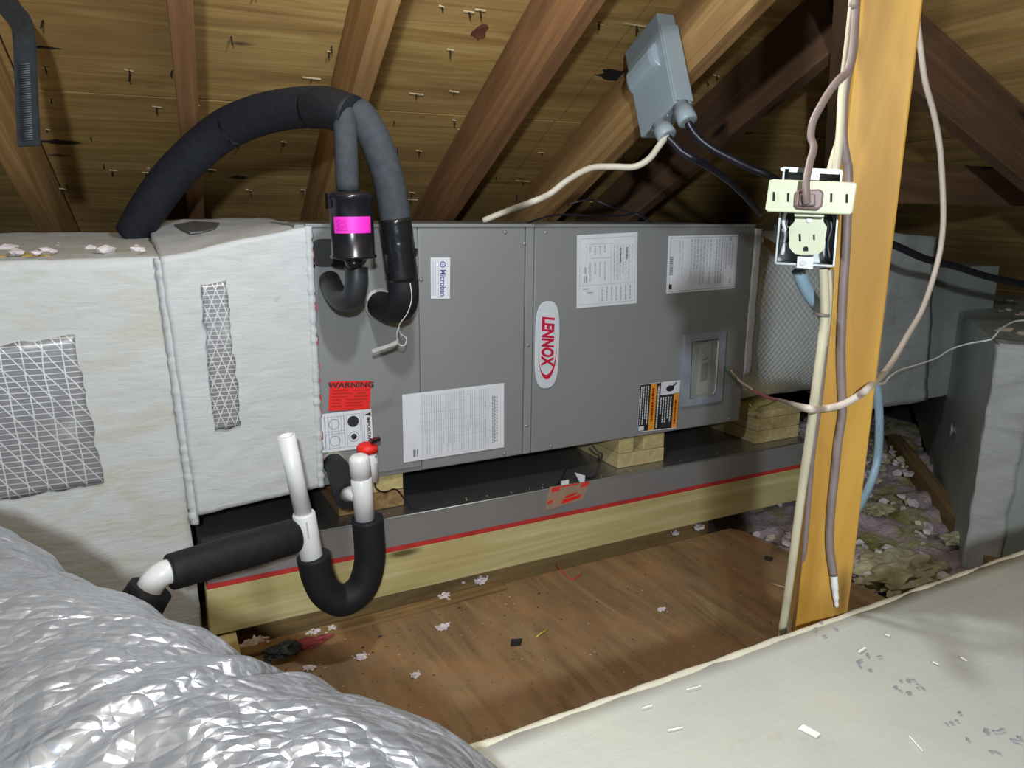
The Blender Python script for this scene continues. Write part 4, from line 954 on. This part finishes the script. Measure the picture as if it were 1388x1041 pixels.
mb=MB().rough_hexa([n0+nv*.20-dv*.010,n0+nv*.30-dv*.010,n0+nv*.30+dv*.01,n0+nv*.20+dv*.01]+[p+Vector((0,0,ztop+.36-.02)) for p in (n0+nv*.20-dv*.010,n0+nv*.30-dv*.010,n0+nv*.30+dv*.01,n0+nv*.20+dv*.01)],(8,3,30),.004,22)
build('sealant_band', mb, M['mastic_grey'], MD, weld=True)
def onface(px,py):
    d=ray(px,py); return CAM+d*((n0-CAM).dot(nv)/d.dot(nv))
P=onface(1295,583); build('duct_screw', MB().lathe(P+nv*.004,-nv,[(0,.012),(.012,.012),(.014,.02),(.018,.02),(.02,.008)],12), M['screw'], MD)
mb=MB()
for i in range(34):
    P=Vector((n0.x,n0.y,ztop+.004))+dv*random.uniform(.15,1.2)+nv*random.uniform(.03,.6); mb.lump(P,random.uniform(.004,.02),1,.5,2,(1.4,1.2,.5),i)
o=build('dust_crumbs', mb, M['debris'], MD); o['kind']='stuff'

# loose insulation beyond the plywood
def mound(name, x0,x1,y0,y1,zb,amp,mat,label,seed,nx=90,ny=90):
    mb=MB(); vs=[]
    for j in range(ny+1):
        for i in range(nx+1):
            x=x0+(x1-x0)*i/nx; y=y0+(y1-y0)*j/ny; p=Vector((x,y,seed))
            e=min(1,8*min(i/nx,1-i/nx,j/ny,1-j/ny)+.15)
            h=zb+amp*e*(.6+noise.noise(p*4)+.5*noise.noise(p*10)+.35*noise.noise(p*24)+.2*noise.noise(p*50))
            vs.append(Vector((x,y,max(h,-.418))))
    mb.add(vs,[(j*(nx+1)+i,j*(nx+1)+i+1,(j+1)*(nx+1)+i+1,(j+1)*(nx+1)+i) for j in range(ny) for i in range(nx)],True)
    nv_=len(vs); mb.add([(x0,y0,-.4195),(x1,y0,-.4195),(x1,y1,-.4195),(x0,y1,-.4195)],[(3,2,1,0)])
    o=build(name, mb, mat); tag(o,label,'insulation'); o['kind']='stuff'; return o
mound('loose_insulation',1.19,2.9,-.78,.9,-.385,.045,M['insul'],'pink and yellow loose insulation between plywood and metal duct',3.0,110,110)
R=random.Random(11); mb=MB(); mb2=MB()
cen=[(R.uniform(1.2,2.3),R.uniform(-.7,.75)) for _ in range(90)]
for i in range(900):
    cx_,cy_=R.choice(cen); x=cx_+R.gauss(0,.045); y=cy_+R.gauss(0,.045)
    q=Vector((x,y,0))-n0
    if q.dot(nv)>-.05 or x<1.19: continue
    if y>-.06 and x<1.46: continue
    (mb if R.random()<.8 else mb2).lump((x,y,-.352+R.uniform(-.01,.035)),R.uniform(.005,.017),1,.9,2.8,(1.3,1.2,.8),i)
tag(build('insulation_clumps', mb, M['tuft']),'pinkish fluffy insulation clumps heaped right of the amber post','insulation')['kind']='stuff'
tag(build('yellow_batt_scraps', mb2, M['tuft_yellow']),'yellow insulation scraps among the pink fluff','insulation')['kind']='stuff'
a=atZ(1236,615,-.33); b=atZ(1262,745,-.33)
tag(beam('old_joist',(b.x-.05,b.y-.25,-.355),(a.x+.1,a.y+.15,-.355),.045,.10,(1,0,0),M['oldwood']),'dirty brown joist among the insulation beside the metal duct','joist')
for i,(x,y,rx,lab) in enumerate(((1215,775,.085,'crumpled cream paper faced batt piece nearest the white duct edge'),(1190,690,.035,'dull yellow batt piece beside the blue hose'),(1300,730,.035,'small cream batt piece against the metal duct'))):
    P=atZ(x,y,-.325); bm_=MB().lump(P,rx,4,.55,2.6,(1.5,.9,.35),i+30); tag(build('batt_piece', bm_, M['tuft_yellow']),lab,'insulation')

# ================================================================== FOREGROUND WHITE DUCT
ZD=.105; ye=atZ(1085,846,ZD).y-.006
e0=atZ(655,1008,ZD); e1=atZ(1388,748,ZD)
WD=empty('white_duct',(.8,-1.35,-.42)); tag(WD,'flat topped white coated duct filling the lower right foreground','duct')
dirx=(e1-e0).normalized(); bk=Vector((dirx.y,-dirx.x,0)); bk=bk if bk.y<0 else -bk
s0=e0-dirx*.35; s1=e0+dirx*2.3
cs=[s0+bk*.75,s1+bk*.75,s1,s0]
mb=MB().rough_hexa([Vector((p.x,p.y,-.41)) for p in (cs[0],cs[1],cs[2],cs[3])]+[Vector((p.x,p.y,ZD)) for p in (cs[0],cs[1],cs[2],cs[3])],(110,36,12),.0018,7)
build('duct_body', mb, M['ductwrap'], WD, weld=True)
mb=MB().tube([s0+dirx*(.01*i)+Vector((0,.0015*noise.noise(Vector((i*.3,0,4))),-.0045)) for i in range(262)],[.0058+.0016*noise.noise(Vector((i*.25,7,0))) for i in range(262)],10)
build('edge_bead', mb, plain('cream_sealant',(.50,.48,.40),.6,0,.1,30,.3), WD)
# stray black marks in rings and white scuffs
mb=MB(); R=random.Random(3)
for cx_,cy_,rx,ry in ((1120,853,17,10),(1183,897,20,12),(1233,930,20,10),(1284,972,22,11),(1348,1005,34,18)):
    for k in range(11):
        a=2*math.pi*k/11+R.uniform(-.25,.25)
        if R.random()<.45: continue
        g1,g2=R.uniform(.6,1.1),R.uniform(.6,1.1); P=atZ(cx_+rx*g1*math.cos(a),cy_+ry*g1*math.sin(a),ZD+.0022); P2=atZ(cx_+rx*g2*math.cos(a+.2),cy_+ry*g2*math.sin(a+.2),ZD+.0022)
        v=P2-P; t=Vector((-v.y,v.x,0)).normalized()*R.uniform(.0006,.0014); mb.prism([P-t,P2-t,P2+t,P+t],(0,0,.0006))
o=build('scuff_marks', mb, M['ink'], WD); o['kind']='stuff'
mb=MB()
for (x,y,x2,y2,wd) in ((1085,985,1109,998,.0045),(1164,884,1173,878,.0014),(1302,891,1310,896,.0012),(1232,998,1250,1018,.0007),(1264,897,1272,901,.0012),(1200,860,1206,862,.001),(905,990,925,986,.0006),(870,960,884,956,.0006),(930,935,950,930,.0005)):
    P=atZ(x,y,ZD+.0022); P2=atZ(x2,y2,ZD+.0022); v=P2-P; t=Vector((-v.y,v.x,0)).normalized()*wd; mb.prism([P-t,P2-t*.8,P2+t,P+t],(0,0,.0006))
o=build('white_scuffs', mb, plain('white_scuff',(.8,.8,.8),.5), WD); o['kind']='stuff'
for i in range(2): pass

# ================================================================== FOIL FLEX DUCT (lower left)
sil=[atD(-150,640,.92),atD(0,713,.82),atD(75,760,.77),atD(130,789,.74),atD(230,843,.68),atD(300,880,.64),atD(335,906,.62),atD(400,915,.60),atD(470,950,.58),atD(560,975,.56),atD(625,1003,.545),atD(672,1043,.53),atD(730,1100,.52)]
sl_=spline(sil,10)
# axis below the visible outline
nrm=(sil[-1]-sil[0]).cross(((sil[0]+sil[-1])/2)-CAM).normalized(); nrm = nrm if nrm.z>0 else -nrm
RF=.19; ns=len(sl_); seg=210
path=[p-nrm*RF for p in sl_]
tx=[(path[min(i+1,ns-1)]-path[max(i-1,0)]).normalized() for i in range(ns)]
fine=[]; 
N=330
for k in range(N+1):
    t=k/N*(ns-1); i=min(int(t),ns-2); fine.append(path[i].lerp(path[i+1],t-i))
mb=MB(); vs=[]
def ridge(p): return 1-abs(noise.noise(p))*2
def crease(p):
    a=noise.voronoi(p*11)[0]; b=noise.voronoi(p*25+Vector((4,2,1)))[0]
    k=.35+.65*max(0,min(1,.5+1.6*noise.noise(p*3.1)))
    return k*(.013*(min(a[1]-a[0],.6)-.25)+.0036*(b[1]-b[0]-.25))
axd=(path[-1]-path[0]).normalized()
n1=(nrm-axd*nrm.dot(axd)).normalized(); n2=axd.cross(n1)
for k,p in enumerate(fine):
    for j in range(seg):
        a=2*math.pi*j/seg; dr=n1*math.cos(a)+n2*math.sin(a); q=p+dr*RF
        h=.007+.007*ridge(q*5+Vector((3,1,2)))+.004*ridge(q*13)+crease(q+Vector((noise.noise(q*8),noise.noise(q*8+Vector((5,0,0))),0))*.035)
        kk=k/N; h+=-.012*math.exp(-((kk-.585)/.02)**2)
        vs.append(q+dr*(h-.012))
mb.add(vs,[(k*seg+j,k*seg+(j+1)%seg,(k+1)*seg+(j+1)%seg,(k+1)*seg+j) for k in range(N) for j in range(seg)],True)
mb.f+= [tuple(range(seg))[::-1], tuple(N*seg+j for j in range(seg))]; mb.sm+=[False,False]
tag(build('flex_duct', mb, M['foil']),'crumpled silver foil flexible duct bulging in the lower left foreground','duct')

# ================================================================== SMALL THINGS
# hanging strap at the far left
ST=empty('hanging_strap',atD(38,196,1.20)); tag(ST,'dark ribbed hanging strap over the left rafter','strap')
P=spline([atD(-14,-40,1.24),atD(8,5,1.22),atD(26,28,1.21),atD(31,50,1.20),atD(33,90,1.20),atD(35,140,1.20),atD(38,197,1.20)],8)
mb=MB(); vs=[]; hw=.0170
for i,p in enumerate(P):
    t=(P[min(i+1,len(P)-1)]-P[max(i-1,0)]).normalized(); sd=t.cross(-CF).normalized()
    for s_,dz in ((-1,0),(1,0),(1,.006),(-1,.006)): vs.append(p+sd*hw*s_+CF*dz)
mb.add(vs,[(i*4+k,i*4+(k+1)%4,(i+1)*4+(k+1)%4,(i+1)*4+k) for i in range(len(P)-1) for k in range(4)]+[(0,1,2,3),tuple((len(P)-1)*4+k for k in range(4))])
build('webbing', mb, M['strap'], ST)
mb=MB()
for i in range(34):
    y=88+i*3.1; x=33+(y-90)*.045; a=atD(x-8,y,1.199); b=atD(x+7,y-2,1.199); mb.tube([a,b],.0013,6)
build('stitching', mb, plain('strap_rib',(.07,.08,.095),.5), ST)
# litter on the plywood
for i,(x,y,r_,lab) in enumerate(((346,872,.022,'largest tuft of pale insulation fluff, beside the black rag'),(603,810,.016,'fluffy white insulation tuft nearest the treated plank'),(600,850,.011,'small white insulation tuft in front of the plywood middle'),(450,853,.013,'round fluff tuft directly below the black drain bend'),(652,787,.013,'fluff tuft caught at the plank below the data sheet'),(425,858,.014,'fluff tuft between black drain bend and red rag'),(490,890,.010,'flat pale fluff scrap in front of the drain bend'),(563,915,.008,'elongated white crumb alone near the foil duct'),(948,715,.013,'white fluff tuft near the right end of the plank'),(915,723,.009,'faint fluff wisp at the plank near the pan blocks'),(420,905,.009,'cream crumb left of the drain bend shadow'),(896,826,.008,'flat white flake right of the plywood middle'))):
    P=atZ(x,y,ZP+.004); mb=MB().lump(P,r_*.7,3,.9,2.8,(1.3,1.0,.6),i+50)
    for k in range(16): mb.lump(P+Vector((random.gauss(0,.75)*r_,random.gauss(0,.5)*r_,random.uniform(-.001,.35*r_))),r_*random.uniform(.10,.34),1,.8,2,(1.2,1,.8),k+i)
    tag(build('insulation_tuft', mb, M['tuft']),lab,'insulation tuft','fluff tufts on the plywood')
mb=MB(); mb2=MB(); R=random.Random(21)
for i in range(230):
    x=R.uniform(-.25,1.12); y=R.uniform(-.75,-.11)
    if R.random()<.5: y=-.11-abs(R.gauss(0,.12)); x=R.uniform(-.25,.5)
    (mb if R.random()<.6 else mb2).lump((x,y,ZP+.001),R.uniform(.0006,.0019)*(1.7 if R.random()<.1 else 1),1,.5,2,(R.uniform(.8,2.2),1,.5),i)
tag(build('pale_crumbs', mb, M['debris']),'scattered pale crumbs and dust on the plywood sheet','debris')['kind']='stuff'
tag(build('dark_crumbs', mb2, M['debris_dark']),'scattered dark grit on the plywood sheet','debris')['kind']='stuff'
P=[atZ(360,890,ZP+.02),atZ(372,884,ZP+.025),atZ(388,880,ZP+.022),atZ(398,877,ZP+.02)]
rg=MB().lump(P[2],.017,3,.55,2.4,(1.5,1.1,.8),3).lump(P[1],.013,3,.6,2.4,(1.4,1,.8),8).lump(P[0]-Vector((0,.01,.008)),.008,2,.6,2.4,(1,1.6,.8),5)
tag(build('black_rag', rg, M['strap']),'crumpled black rubber scrap at the left of the plywood','scrap')
mb=MB().lump(atZ(416,872,ZP+.008),.020,3,.6,2.2,(1.6,.8,.5),4).lump(atZ(432,866,ZP+.006),.014,2,.6,2.2,(1.8,.8,.4),9)
tag(build('red_rag', mb, M['rust']),'crumpled dark red scrap next to the black one','scrap')
q=[atZ(693,868,ZP+.001),atZ(708,867,ZP+.001),atZ(706,875,ZP+.001),atZ(692,876,ZP+.001)]
tag(build('black_chip', MB().prism(q,(0,0,.003)), M['hole']),'small black square chip on the plywood','scrap')
a,b=atZ(726,864,ZP+.002),atZ(743,853,ZP+.002)
tag(build('yellow_sliver', MB().tube([a,(a+b)/2+Vector((0,0,.002)),b],.0014,6), M['yellow']),'thin yellow sliver lying on the plywood','scrap')
P=[atZ(755,766,ZP+.002),atZ(765,778,ZP+.003),atZ(776,786,ZP+.002),atZ(782,783,ZP+.002),atZ(789,777,ZP+.002)]
tag(build('red_thread', MB().tube(spline(P,4),.0009,6), M['red_label']),'thin red thread lying on the plywood','thread')
q=[atZ(1037,754,ZP+.001),atZ(1048,756,ZP+.001),atZ(1046,761,ZP+.001),atZ(1036,758,ZP+.001)]
tag(build('knot_chip', MB().prism(q,(0,0,.0012)), M['debris_dark']),'dark chip near the right edge of the plywood','scrap')
a,b=atZ(1045,791,ZP+.004),atZ(1064,796,ZP+.010)
tag(build('straw_wire', MB().tube([a,b],.0012,6), M['cream']),'straw coloured wire end by the cream cable','wire')
# bits on the drain pan
q=[at(778,640,-.036),at(792,644,-.036),at(791,654,-.036),at(785,653,-.036)]
tag(build('white_connector', MB().prism(q,(0,-.004,0)), M['pvc']),'white wire connector standing above the torn tape on the pan','connector')
q=[at(760,652,-.036),at(770,650,-.036),at(770,656,-.036),at(760,658,-.036)]
tag(build('white_connector', MB().prism(q,(0,-.004,0)), M['pvc']),'low white wire connector left of the standing one on the pan','connector')
cable('black_wire',[at(803,604,.01),at(810,612,.0),at(816,616,-.01),at(813,628,-.02),at(808,643,-.03),at(800,648,-.03),at(794,646,-.032)],.0026,'cable_black','black wire hanging between cabinet and pan beside the middle blocks','wire')
cable('black_wire',[at(776,634,.02),at(768,636,.0),at(762,648,-.02),at(757,655,-.03),at(747,661,-.035)],.0022,'cable_black','black wire coming out of the dark gap above the torn tape','wire')
mb=MB()
for i in range(26):
    P=Vector((random.uniform(.1,1.2),random.uniform(-.035,-.01),-.0775)); mb.lump(P,random.uniform(.0008,.002),1,.5,2,(1,1,.5),i)
tag(build('pan_grit', mb, M['debris']),'pale grit along the front of the drain pan','debris')['kind']='stuff'
for o in list(bpy.data.objects):
    if o.type=='MESH' and o.parent and o.name.split('.')[0] in ('print','barcode','emblem','red_tape','stitching','base_ribs'): o['kind']='stuff'
    if '_o' in o: del o['_o']
